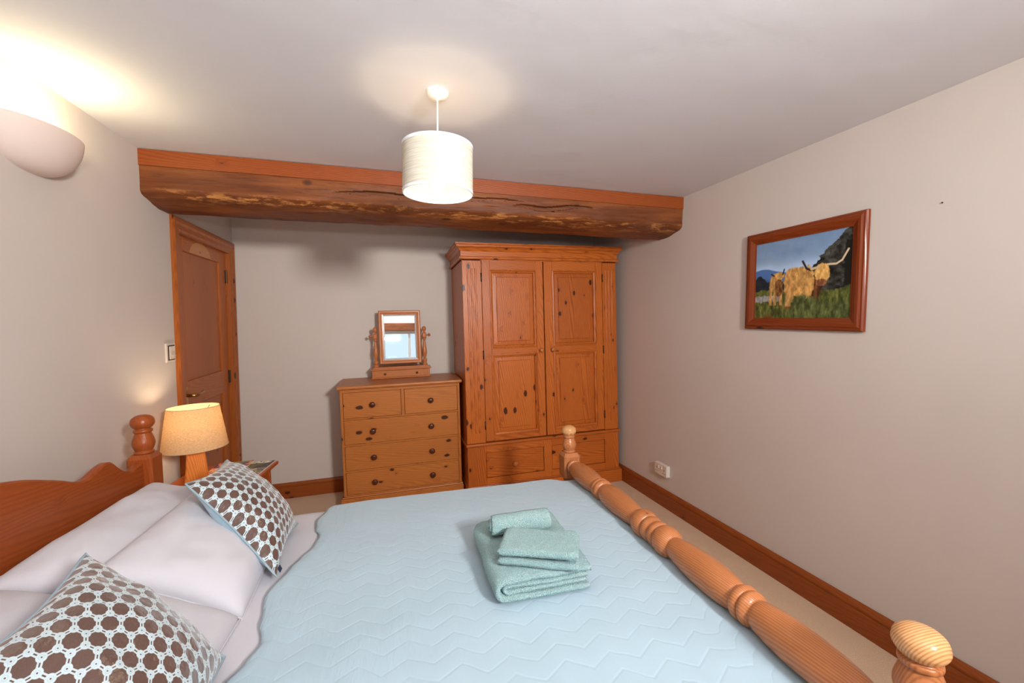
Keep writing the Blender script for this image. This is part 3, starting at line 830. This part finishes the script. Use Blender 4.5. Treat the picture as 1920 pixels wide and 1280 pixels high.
mesh_obj('drawer_divider', B((-.008, .001, .742), (.017, .03, .948), .001), cw('Z'), ch)
def cdrawer(x0, x1, z0, z1, kx):
    d = mesh_obj('drawer', B((x0 + .002, -.003, z0 + .002), (x1 - .002, .38, z1 - .002), .003), cw('X'), ch)
    for k in kx:
        o = mesh_obj('knob', lathe(smooth_prof([(.010, 0), (.009, -.008), (.012, -.012), (.021, -.019), (.0225, -.026), (.017, -.034), (.006, -.037), (.001, -.0375)], 4), 24, 'Y', (k, -.003, (z0 + z1) / 2)), wood('darkknob', 'Y'), d, True)
        o['label'] = 'dark brown turned knob'
cdrawer(CL + .02, -.008, .742, .948, (-.228,)); cdrawer(.017, CR - .02, .742, .948, (.224,))
for z0, z1 in rows[1:]: cdrawer(CL + .02, CR - .02, z0, z1, (-.230, .224))
mesh_obj('plinth', B((CL - .022, -.022, .0), (CR + .012, CDp, .112), .004), cw('X'), ch)
mesh_obj('plinth_cap', B((CL - .014, -.014, .112), (CR + .010, CDp, .124), .006, 2), cw('X'), ch)

# ------------------------------------------------------------------ dressing mirror on the chest
mrM = chM @ Matrix.Translation((.010, .275, 1.0008))
mr = thing('dressing_mirror', 'small swivel mirror on turned posts over a shallow drawer, on the chest of drawers', 'mirror', mrM)
mw_ = lambda a: wood('mirrorwood', a)
mesh_obj('base', B((-.242, .004, .004), (.242, .135, .072), .003), mw_('X'), mr)
mesh_obj('base_foot', B((-.250, -.006, 0), (.250, .138, .010), .003), mw_('X'), mr)
mesh_obj('base_top', B((-.254, -.012, .072), (.254, .138, .084), .004, 2), mw_('X'), mr)
mesh_obj('base_moulding', prism([(-.238, .084), (.238, .084), (.222, .098), (-.222, .098)], .004, .12, 'Y'), mw_('X'), mr)
dw = mesh_obj('drawer', B((-.225, -.002, .012), (.225, .12, .068), .002), wood('chest', 'X'), mr)
for x in (-.135, .130): mesh_obj('knob', lathe(smooth_prof([(.004, 0), (.004, -.005), (.009, -.010), (.009, -.015), (.001, -.018)], 4), 14, 'Y', (x, -.002, .040)), wood('darkknob', 'Y'), dw, True)
post = smooth_prof([(.022, .098), (.022, .108), (.014, .116), (.019, .130), (.020, .142), (.012, .156), (.011, .164), (.018, .190), (.020, .215), (.014, .270), (.010, .315), (.016, .325), (.012, .335), (.010, .342)], 4)
for s in (-1, 1):
    px = s * .206
    p = mesh_obj('post', lathe(post, 20, 'Z', (px, .055, 0)), mw_('Z'), mr, 60)
    mesh_obj('finial_block', B((px - .019, .055 - .019, .338), (px + .019, .055 + .019, .384), .010, 2), mw_('Z'), p)
    mesh_obj('finial', lathe(smooth_prof([(.012, .382), (.008, .392), (.012, .398), (.018, .412), (.017, .426), (.008, .438), (.001, .440)], 4), 18, 'Z', (px, .055, 0)), mw_('Z'), p, True)
    mesh_obj('swivel_knob', lathe(smooth_prof([(.006, .018), (.006, .030), (.013, .036), (.014, .046), (.006, .054), (.001, .055)] , 4), 16, 'X', (0, 0, 0)), mw_('X'), p, True)
    k = C.objects[[o.name for o in C.objects if o.name.startswith('swivel_knob')][-1]]
    for v in k.data.vertices: v.co = Vector((px + s * v.co.x, .055 + v.co.y, .361 + v.co.z))
GX, GZ0, GZ1 = .176, .120, .580
frm = [(0, 0), (0, .016), (.006, .020), (.016, .020), (.026, .014), (.034, .013), (.034, .004), (.03, 0)]
TILT = Matrix.Translation((0, .055, .361)) @ Matrix.Rotation(-.068, 4, 'X') @ Matrix.Rotation(.0, 4, 'Z') @ Matrix.Translation((0, 0, -.361))
fr = mesh_obj('mirror_frame', mitre(-GX, GX, GZ0, GZ1, frm, .010), mw_('Z'), mr); fr.matrix_local = TILT
bk = mesh_obj('backboard', B((-GX + .004, .008, GZ0 + .004), (GX - .004, .014, GZ1 - .004)), mw_('Z'), fr)
gi = .034
gb = bm_new()
def ringq(i, y): return [gb.verts.new(p) for p in ((-GX + gi + i, y, GZ0 + gi + i), (GX - gi - i, y, GZ0 + gi + i), (GX - gi - i, y, GZ1 - gi - i), (-GX + gi + i, y, GZ1 - gi - i))]
r0, r1 = ringq(-.004, .004), ringq(.014, .0012)
for i in range(4): gb.faces.new((r0[i], r0[(i + 1) % 4], r1[(i + 1) % 4], r1[i]))
gb.faces.new(r1); r2 = ringq(-.004, .007)
for i in range(4): gb.faces.new((r0[i], r0[(i + 1) % 4], r2[(i + 1) % 4], r2[i]))
gb.faces.new(r2)
gl = mesh_obj('mirror_glass', gb, M['mirror'], fr); gl['label'] = 'bevelled mirror glass'

# ------------------------------------------------------------------ bedside table, lamp, magazines
nsM = at(-.912, 2.675, 0, -.10)
ns = thing('bedside_table', 'small reddish wooden bedside table between the bed and the door', 'table', nsM)
nw = lambda a: wood('nightstand', a)
mesh_obj('table_top', B((-.225, -.225, .602), (.225, .225, .624), .006, 2), nw('X'), ns)
mesh_obj('top_moulding', prism([(-.218, .602), (.218, .602), (.195, .582), (-.195, .582)], -.205, .205, 'Y'), nw('X'), ns)
for y in (-.19, .175): mesh_obj('apron', B((-.19, y, .46), (.19, y + .015, .584)), nw('X'), ns)
for x in (-.19, .175): mesh_obj('apron', B((x, -.19, .46), (x + .015, .19, .584)), nw('Y'), ns)
for x in (-.17, .17):
    for y in (-.17, .17): mesh_obj('leg', lathe(smooth_prof([(.016, 0), (.02, .03), (.024, .2), (.018, .24), (.026, .27), (.024, .45), (.026, .585)], 3), 12, 'Z', (x, y, 0)), nw('Z'), ns, True)
mesh_obj('lower_shelf', B((-.175, -.175, .16), (.175, .175, .178), .003), nw('X'), ns)
LX, LY, LZ = -1.000, 2.605, .624
tl = thing('table_lamp', 'table lamp with a beige linen shade on a tapered wooden base', 'lamp', at(LX, LY, LZ, .35))
def taper(w0, w1, w2, z0, z1, z2):
    bm = bm_new(); L = []
    for w, z in ((w0, z0), (w1, z1), (w2, z2)):
        c = w * .12
        L.append([bm.verts.new(p) for p in ((-w + c, -w, z), (w - c, -w, z), (w, -w + c, z), (w, w - c, z), (w - c, w, z), (-w + c, w, z), (-w, w - c, z), (-w, -w + c, z))])
    for i in range(2):
        for k in range(8): bm.faces.new((L[i][k], L[i][(k + 1) % 8], L[i + 1][(k + 1) % 8], L[i + 1][k]))
    bm.faces.new(L[0]); bm.faces.new(L[-1]); return bm
mesh_obj('lamp_base', taper(.055, .053, .033, 0, .02, .235), wood('lampwood'), tl)
mesh_obj('lampholder', lathe([(.012, .235), (.012, .25), (.016, .255), (.016, .30)], 14), M['brass'], tl, 40)
mesh_obj('bulb', lathe(smooth_prof([(.012, .30), (.014, .305), (.024, .325), (.025, .34), (.015, .36), (.001, .364)], 4), 16), M['bulb'], tl, True)
mesh_obj('lamp_shade', drum(.150, .117, .195, .415, .0012), M['lshade'], tl, 40)
for r, z in ((.150, .195), (.117, .415)):
    mesh_obj('shade_ring', tube([(r * math.cos(2 * math.pi * k / 48), r * math.sin(2 * math.pi * k / 48), z) for k in range(48)], .0018, 6, closed=True), M['lring'], tl, True) if 'lring' in M else None
for k in range(3):
    a = 2 * math.pi * k / 3 + .9
    mesh_obj('spider_arm', tube([(.016 * math.cos(a), .016 * math.sin(a), .30), (.116 * math.cos(a), .116 * math.sin(a), .405)], .0014, 6), M['steel'], tl, True)
light('table_lamp_light', 'POINT', (0, 0, .335), 6.5, (1, .78, .50), .034, parent=tl)

def mag_paint(seed, base):
    def f(U, V):
        a = fbm(U, V, 4, 4, seed, 3); b_ = fbm(U, V, 22, 30, seed + 1, 3); c = fbm(U, V, 5, 7, seed + 2, 2)
        im = np.zeros(U.shape + (3,)); im[:] = base[0]
        for m, col in ((a > .55, base[1]), (c > .56, base[2]), ((b_ > .57) & (V < .5), base[3]), ((V > .86) & (U > .1) & (U < .9) & (b_ > .42), base[4])): im[m] = col
        im += (b_ - .5)[..., None] * 50
        return im
    return f
def magazine(name, label, x, y, z, rz, w, h, t, seed, base):
    r = thing(name, label, 'magazine', nsM @ at(x, y, z, rz), 'magazines on the bedside table')
    mesh_obj('pages', B((-w / 2, -h / 2, 0), (w / 2, h / 2, t)), M['paper'], r)
    c = painted('cover', w, h, 60, 80, mag_paint(seed, base), M['print'], r)
    c.matrix_local = Matrix.Translation((0, 0, t + .0006)) @ Matrix.Rotation(-math.pi / 2, 4, 'X')
M['paper'] = plain('paper_edges', lin(226, 218, 208), .7)
magazine('magazine', 'dark glossy magazine on the bedside table near its outer edge', .105, .075, .6242, -.02, .21, .275, .006, 11, [(40, 36, 34), (92, 84, 40), (70, 64, 60), (180, 172, 160), (230, 224, 214)])
magazine('magazine', 'pink and orange magazine on the bedside table just right of the lamp', -.004, .120, .6312, .06, .19, .205, .005, 23, [(214, 120, 110), (230, 150, 60), (84, 74, 110), (236, 190, 180), (120, 150, 60)])

# ------------------------------------------------------------------ bed
BM = at(-1.0242, 1.3049, 0, -.028)
bed = thing('bed_frame', 'turned pine bed frame with a shaped headboard and a turned foot rail', 'bed', BM)
BL, HW = 1.96, .80
def post_parts(x, y, zb, head):
    """zb: top of the square block"""
    kind = 'head' if head else 'bedpale'
    blk = bm_new(); s = .046
    h0 = zb - (.30 if head else .135)
    # chamfered square block
    prof = [(s * .72, h0 - .012), (s, h0 + .004), (s, zb - .018), (s * .76, zb)]
    L = []
    for w, z in prof:
        c = w * .20
        L.append([blk.verts.new((x + a, y + b_, z)) for a, b_ in ((-w + c, -w), (w - c, -w), (w, -w + c), (w, w - c), (w - c, w), (-w + c, w), (-w, w - c), (-w, -w + c))])
    for i in range(len(L) - 1):
        for k in range(8): blk.faces.new((L[i][k], L[i][(k + 1) % 8], L[i + 1][(k + 1) % 8], L[i + 1][k]))
    blk.faces.new(L[0]); blk.faces.new(L[-1])
    mesh_obj('post_block', blk, wood('head' if head else 'bed', 'Z'), bed)
    mesh_obj('post_leg', lathe(smooth_prof([(.030, 0), (.034, .03), (.026, .06), (.036, .12), (.036, h0 - .05), (.030, h0 - .03), (.038, h0 - .012), (.03, h0)], 3), 20, 'Z', (x, y, 0)), wood('bed', 'Z'), bed, True)
    k = 1.14 if head else 1.0
    tp = [(.026, 0), (.032, .003), (.033, .009), (.029, .013), (.033, .022), (.0375, .036), (.0365, .050), (.030, .070), (.0265, .080), (.031, .083), (.031, .091), (.0265, .094), (.0255, .099)]
    mesh_obj('turned_neck', lathe(smooth_prof([(r * (1.06 if head else 1), zb - .002 + a * k) for r, a in tp], 3), 28, 'Z', (x, y, 0)), wood('head' if head else 'bed', 'Z'), bed, True)
    z1 = zb + .097 * k
    kp = [(.020, 0), (.030, .004), (.0385, .016), (.0395, .026), (.036, .038), (.026, .047), (.012, .052), (.001, .053)]
    mesh_obj('knob_finial', lathe(smooth_prof([(r * (1.06 if head else 1), z1 - .004 + a * k) for r, a in kp], 4), 32, 'Z', (x, y, 0)), wood(kind, 'X' if not head else 'Z'), bed, True)
for y in (-HW, HW): post_parts(BL, y, .732, False)
for y in (-HW - .02, HW + .02): post_parts(0, y, .925, True)
# turned foot rail
half = [(.040, 0), (.045, .012), (.047, .024), (.043, .034), (.036, .038), (.046, .044), (.051, .058), (.0515, .075), (.048, .092), (.040, .104), (.034, .110), (.037, .120), (.044, .165), (.049, .23), (.0505, .29), (.047, .345), (.040, .378), (.034, .388), (.041, .392), (.047, .400), (.048, .410), (.044, .418), (.040, .420), (.046, .426), (.047, .436), (.040, .446), (.035, .452), (.041, .468), (.048, .53), (.0495, .59), (.046, .655), (.038, .705), (.030, .722), (.038, .727), (.040, .736), (.036, .745), (.030, .748), (.030, .760)]
full = [(r, -a) for r, a in reversed(half)] + half[1:]
mesh_obj('foot_rail', lathe(smooth_prof(full, 3), 40, 'Y', (BL, 0, .665)), wood('bed', 'Y'), bed, True)
mesh_obj('lower_foot_rail', B((BL - .018, -HW, .24), (BL + .018, HW, .40), .006), wood('bed', 'Y'), bed)
for y in (-HW, HW): mesh_obj('side_rail', B((.0, y - .016, .24), (BL, y + .016, .40), .005), wood('bed', 'X'), bed)
# shaped headboard
HP = [(0, 1.042), (.10, 1.040), (.16, 1.033), (.228, 1.016), (.346, .972), (.40, .948), (.437, .938), (.47, .938), (.51, .950), (.55, .960), (.585, .957), (.62, .928), (.66, .898), (.70, .884), (.74, .892), (.80, .905)]
def headboard():
    pts = smooth_prof([(z, y) for y, z in HP], 4)
    top = [(y, z) for z, y in pts]
    line = [(-y, z) for y, z in reversed(top)] + top[1:]
    bm = bm_new(); f = .017
    A = []
    for x, dz in ((-f, -.006), (-f + .006, 0), (f - .006, 0), (f, -.006)):
        A.append([bm.verts.new((x, y, z + dz)) for y, z in line])
    lo = [[bm.verts.new((x, y, .45)) for y, z in line] for x in (-f, f)]
    for a, c in zip(A[:-1], A[1:]):
        for i in range(len(line) - 1): bm.faces.new((a[i], a[i + 1], c[i + 1], c[i]))
    for i in range(len(line) - 1):
        bm.faces.new((lo[0][i], lo[0][i + 1], A[0][i + 1], A[0][i])); bm.faces.new((lo[1][i], A[3][i], A[3][i + 1], lo[1][i + 1]))
        bm.faces.new((lo[0][i], lo[1][i], lo[1][i + 1], lo[0][i + 1]))
    return bm
mesh_obj('headboard', headboard(), wood('head', 'Y'), bed, 40)
mesh_obj('lower_head_rail', B((-.015, -HW, .24), (.015, HW, .42), .005), wood('bed', 'Y'), bed)

mt = mesh_obj('mattress', B((.045, -.74, .36), (1.885, .74, .575), .05, 4), M['sheet'], mw=BM.copy())
tag(mt, 'thick white mattress under the bedding', 'mattress')

# bedding surfaces share one height field (bed frame coordinates)
def top_z(x, y):
    d = .618 + .014 * (1 - min(1, (y / .8) ** 2)) - .010 * max(0, (x - 1.2)) 
    d += .007 * mnoise.noise(Vector((x * 2.3, y * 2.3, 3.1))) + .003 * mnoise.noise(Vector((x * 7, y * 7, 1.1)))
    return d
EDGE = [(-.90, .70), (-.72, .665), (-.60, .672), (-.50, .705), (-.42, .700), (-.24, .664), (-.184, .689), (-.118, .708), (-.026, .680), (.10, .659), (.24, .694), (.287, .711), (.38, .742), (.455, .748), (.533, .722), (.62, .708), (.715, .730), (.90, .76)]
def edge_x(y):
    for (a, xa), (c, xc) in zip(EDGE[:-1], EDGE[1:]):
        if a <= y <= c:
            t = (y - a) / (c - a); t = t * t * (3 - 2 * t); return xa + (xc - xa) * t
    return EDGE[0][1] if y < 0 else EDGE[-1][1]
def fold(s, flat, r, sgn=1):
    """arc-length s from the middle -> (horizontal, drop)"""
    a = abs(s); q = 1 if s >= 0 else -1
    if a <= flat: return s, 0
    if a <= flat + r * math.pi / 2:
        t = (a - flat) / r; return q * (flat + r * math.sin(t)), r * (1 - math.cos(t))
    return q * (flat + r), r + (a - flat - r * math.pi / 2)
def bedding(name, xs0, xs1, lift, ny, nx, flat, r, drop, foot, mat, thick, uvm=True):
    bm = bm_new(); uvl = bm.loops.layers.uv.new('UVMap'); S = flat + r * math.pi / 2 + drop
    G = []; UV = {}
    for j in range(ny + 1):
        s = -S + 2 * S * j / ny; y, dy = fold(s, flat, r)
        row = []
        xe = xs0(y)
        for i in range(nx + 1):
            t = i / nx; L1 = xs1 - xe; tot = L1 + (foot if foot else 0)
            xx = t * tot; x = xe + xx; dx = 0
            if foot and xx > L1 - .05:
                h, dx = fold(xx - (L1 - .05), 0, .05); x = xe + L1 - .05 + h
            yy = y * (1 - .065 * max(0, min(1, (x - 1.80) / .08)) ** 2) if foot else y
            ripple = .006 * mnoise.noise(Vector((x * 5, y * 3, dy * 3))) * min(1, dy * 8)
            lipe = -.008 * math.exp(-(xx / .018) ** 2)
            p = Vector((x, yy + ripple * (1 if y > 0 else -1), top_z(x, y) + lift + lipe - dy - dx))
            v = bm.verts.new(p); row.append(v); UV[v] = (x, s)
        G.append(row)
    for j in range(ny):
        for i in range(nx):
            f = bm.faces.new((G[j][i], G[j][i + 1], G[j + 1][i + 1], G[j + 1][i]))
            for l in f.loops: l[uvl].uv = UV[l.vert]
    o = mesh_obj(name, bm, mat, None, True, BM.copy(), recalc=False)
    m = o.modifiers.new('thickness', 'SOLIDIFY'); m.thickness = thick; m.offset = -1
    return o
dv = bedding('duvet', lambda y: .40 + .01 * math.sin(y * 7), 1.70, -.022, 60, 60, .742, .05, .16, 0, M['sheet'], .022)
tag(dv, 'white duvet showing between the pillows and the blue coverlet', 'duvet')
cv = bedding('coverlet', edge_x, 1.985, 0.0, 120, 120, .745, .055, .30, .20, M['quilt'], .008)
tag(cv, 'pale blue quilted coverlet with a scalloped edge spread over the bed', 'bedspread')

# ------------------------------------------------------------------ pillows and cushions (corner driven, bed frame)
def cushion_mesh(c00, c10, c01, c11, thick, front, inset, n=34, wr=.006, seed=0, power=2.4, side=0):
    """c00 top-left c10 top-right c01 bottom-left c11 bottom-right seen from the front; side 0 both, 1 front, -1 back"""
    c00, c10, c01, c11 = [Vector(c) for c in (c00, c10, c01, c11)]
    nrm = (c00 - c01 + c10 - c11).cross(c10 - c00 + c11 - c01); nrm.normalize()
    bm = bm_new(); uvl = bm.loops.layers.uv.new('UVMap')
    def P(u, v, s):
        p = (c00 * (1 - u) + c10 * u) * (1 - v) + (c01 * (1 - u) + c11 * u) * v
        ctr = (c00 + c10 + c01 + c11) / 4
        # edges pull in between the corners
        k = inset * (math.sin(math.pi * u) ** 1.0 * abs(2 * v - 1) ** 3 + math.sin(math.pi * v) * abs(2 * u - 1) ** 3)
        p = p + (ctr - p) * k
        e = (max(0, 1 - abs(2 * u - 1) ** power) * max(0, 1 - abs(2 * v - 1) ** power)) ** .55
        w = mnoise.noise(Vector((u * 4.2 + seed, v * 4.2, s * 3 + seed))) * wr * 2 + mnoise.noise(Vector((u * 11 + seed, v * 9, s * 5))) * wr * .6
        edge = min(u, v, 1 - u, 1 - v)
        w *= min(1, edge * 9)
        return p + nrm * (s * (thick * (front if s > 0 else 1 - front)) * e + w * s)
    def sheet(s):
        g = [[bm.verts.new(P(i / n, j / n, s)) for i in range(n + 1)] for j in range(n + 1)]
        for j in range(n):
            for i in range(n):
                q = (g[j][i], g[j + 1][i], g[j + 1][i + 1], g[j][i + 1]) if s > 0 else (g[j][i], g[j][i + 1], g[j + 1][i + 1], g[j + 1][i])
                f = bm.faces.new(q)
                for l, (a, c) in zip(f.loops, ((i, j), (i, j + 1), (i + 1, j + 1), (i + 1, j)) if s > 0 else ((i, j), (i + 1, j), (i + 1, j + 1), (i, j + 1))): l[uvl].uv = (a / n, c / n)
    if side >= 0: sheet(1)
    if side <= 0: sheet(-1)
    if side == 0: bmesh.ops.remove_doubles(bm, verts=bm.verts[:], dist=1e-5)
    rim = [P(t, 0, 1) for t in np.linspace(0, 1, 25)] + [P(1, t, 1) for t in np.linspace(0, 1, 25)[1:]] + [P(1 - t, 1, 1) for t in np.linspace(0, 1, 25)[1:]] + [P(0, 1 - t, 1) for t in np.linspace(0, 1, 25)[1:-1]]
    return bm, rim
def pillow(label, c, thick, front, seed, group='white pillows on the bed'):
    base = sum((Vector(p) for p in c), Vector()) / 4
    r = thing('pillow', label, 'pillow', BM @ Matrix.Translation(base), group)
    c = [Vector(p) - base for p in c]
    bm, rim = cushion_mesh(*c, thick, front, .05, 40, .008, seed, 3.2)
    mesh_obj('pillowcase', bm, M['sheet'], r, True)
    mesh_obj('seam', tube(rim, .0022, 6, closed=True), M['sheet'], r, True)
    return r
pillow('plump white pillow against the headboard on the side of the lamp', [(.035, .79, .800), (.035, .03, .800), (.42, .77, .665), (.42, .02, .665)], .125, .62, 1.3)
pillow('plump white pillow against the headboard on the side away from the lamp', [(.040, .055, .785), (.035, -.77, .800), (.42, .045, .655), (.42, -.76, .665)], .150, .62, 4.1)
pillow('white pillow sloping in front, under the patterned cushion nearer the lamp', [(.255, .68, .800), (.270, .00, .800), (.61, .66, .610), (.62, .02, .610)], .13, .64, 7.7)
pillow('white pillow sloping in front, under the patterned cushion away from the lamp', [(.262, .005, .800), (.270, -.73, .800), (.615, .030, .612), (.62, -.72, .610)], .13, .64, 9.2)
def cushion(label, c, seed):
    base = sum((Vector(p) for p in c), Vector()) / 4
    r = thing('cushion', label, 'cushion', BM @ Matrix.Translation(base), 'patterned cushions on the bed')
    c = [Vector(p) - base for p in c]
    bm, rim = cushion_mesh(*c, .15, .60, .10, 44, .005, seed, 2.0, 1); f = mesh_obj('cover_front', bm, M['trellis'], r, True); f['label'] = 'brown satin front with a pale blue linked trellis'
    bm, _ = cushion_mesh(*c, .15, .60, .10, 44, .007, seed, 2.0, -1); k = mesh_obj('cover_back', bm, M['satinblue'], r, True); k['label'] = 'plain pale blue satin back'
    mesh_obj('piping', tube(rim, .0034, 8, closed=True), M['piping'], r, True)
    return r
# seen from the foot: left is the far (lamp) side
cf = cushion('brown and pale blue trellis cushion nearer the lamp', [(.343, .73, .885), (.367, .32, .925), (.650, .55, .640), (.672, .165, .640)], 2.2)
cn = cushion('brown and pale blue trellis cushion away from the lamp, cut by the picture edge', [(.331, -.084, .905), (.397, -.506, .905), (.645, -.170, .640), (.711, -.60, .640)], 5.5)
lb_ = mesh_obj('fabric_label', B((-.008, -.012, 0), (.008, .012, .0012)), plain('navy_label', lin(40, 44, 70), .6), cf)
lb_.matrix_world = BM @ Matrix.Translation((.672, .205, .643)) @ Matrix.Rotation(1.2, 4, 'Y')

# ------------------------------------------------------------------ towels
def arcp(cx, cz, r, a0, a1, n): return [(cx + r * math.cos(a0 + (a1 - a0) * k / n), cz + r * math.sin(a0 + (a1 - a0) * k / n)) for k in range(n + 1)]
def line(a, c, n): return [(a[0] + (c[0] - a[0]) * k / n, a[1] + (c[1] - a[1]) * k / n) for k in range(n + 1)]
def fold_loop(x1, xl, zb, zt, n=12):
    r = (zt - zb) / 2
    return line((x1, zb), (xl + r, zb), n)[:-1] + arcp(xl + r, zb + r, r, -math.pi / 2, -math.pi * 1.5, 12) + line((xl + r, zt), (x1 + .004, zt), n)[1:]
tz = top_z(1.45, .03)
bt_ = thing('bath_towel', 'large folded aqua towel lying on the blue coverlet', 'towel', BM @ at(1.325, -.185, tz + .006, -.02), 'aqua towels on the bed')
bm = ribbon(fold_loop(.285, .0, .012, .066, 16), .021, 0, .375, 46, .006, 1)
ribbon(fold_loop(.275, .026, .0305, .0475, 14), .0165, .004, .37, 46, .003, 5, bm)
mesh_obj('towelling', bm, M['terry'], bt_, True)
hz = tz + .086
ht = thing('hand_towel', 'smaller folded aqua towel on top of the large towel', 'towel', BM @ at(1.345, -.118, hz, -.44), 'aqua towels on the bed')
bm = bm_new()
ribbon([(-x_, z_) for x_, z_ in fold_loop(.0, -.145, .010, .042, 12)], .018, -.238, .0, 30, .005, 3, bm)
bmesh.ops.transform(bm, matrix=Matrix.Rotation(math.pi / 2, 4, 'Z'), verts=bm.verts[:])
mesh_obj('towelling', bm, M['terry'], ht, True)
fr_ = thing('rolled_flannel', 'small rolled aqua towel behind the folded one, spiral end showing', 'towel', BM @ at(1.366, .068, hz + .029, -.05), 'aqua towels on the bed')
sp = [((.005 + .0020 * t) * math.cos(-t + 2.6) * 1.10, (.005 + .0020 * t) * math.sin(-t + 2.6) * .95) for t in [k * .3 for k in range(0, 48)]]
bm = ribbon(sp, .0105, -.205, 0, 24, .002, 8, None, .014)
bmesh.ops.transform(bm, matrix=Matrix.Rotation(math.pi / 2, 4, 'Z'), verts=bm.verts[:])
mesh_obj('towelling', bm, M['terry'], fr_, True)
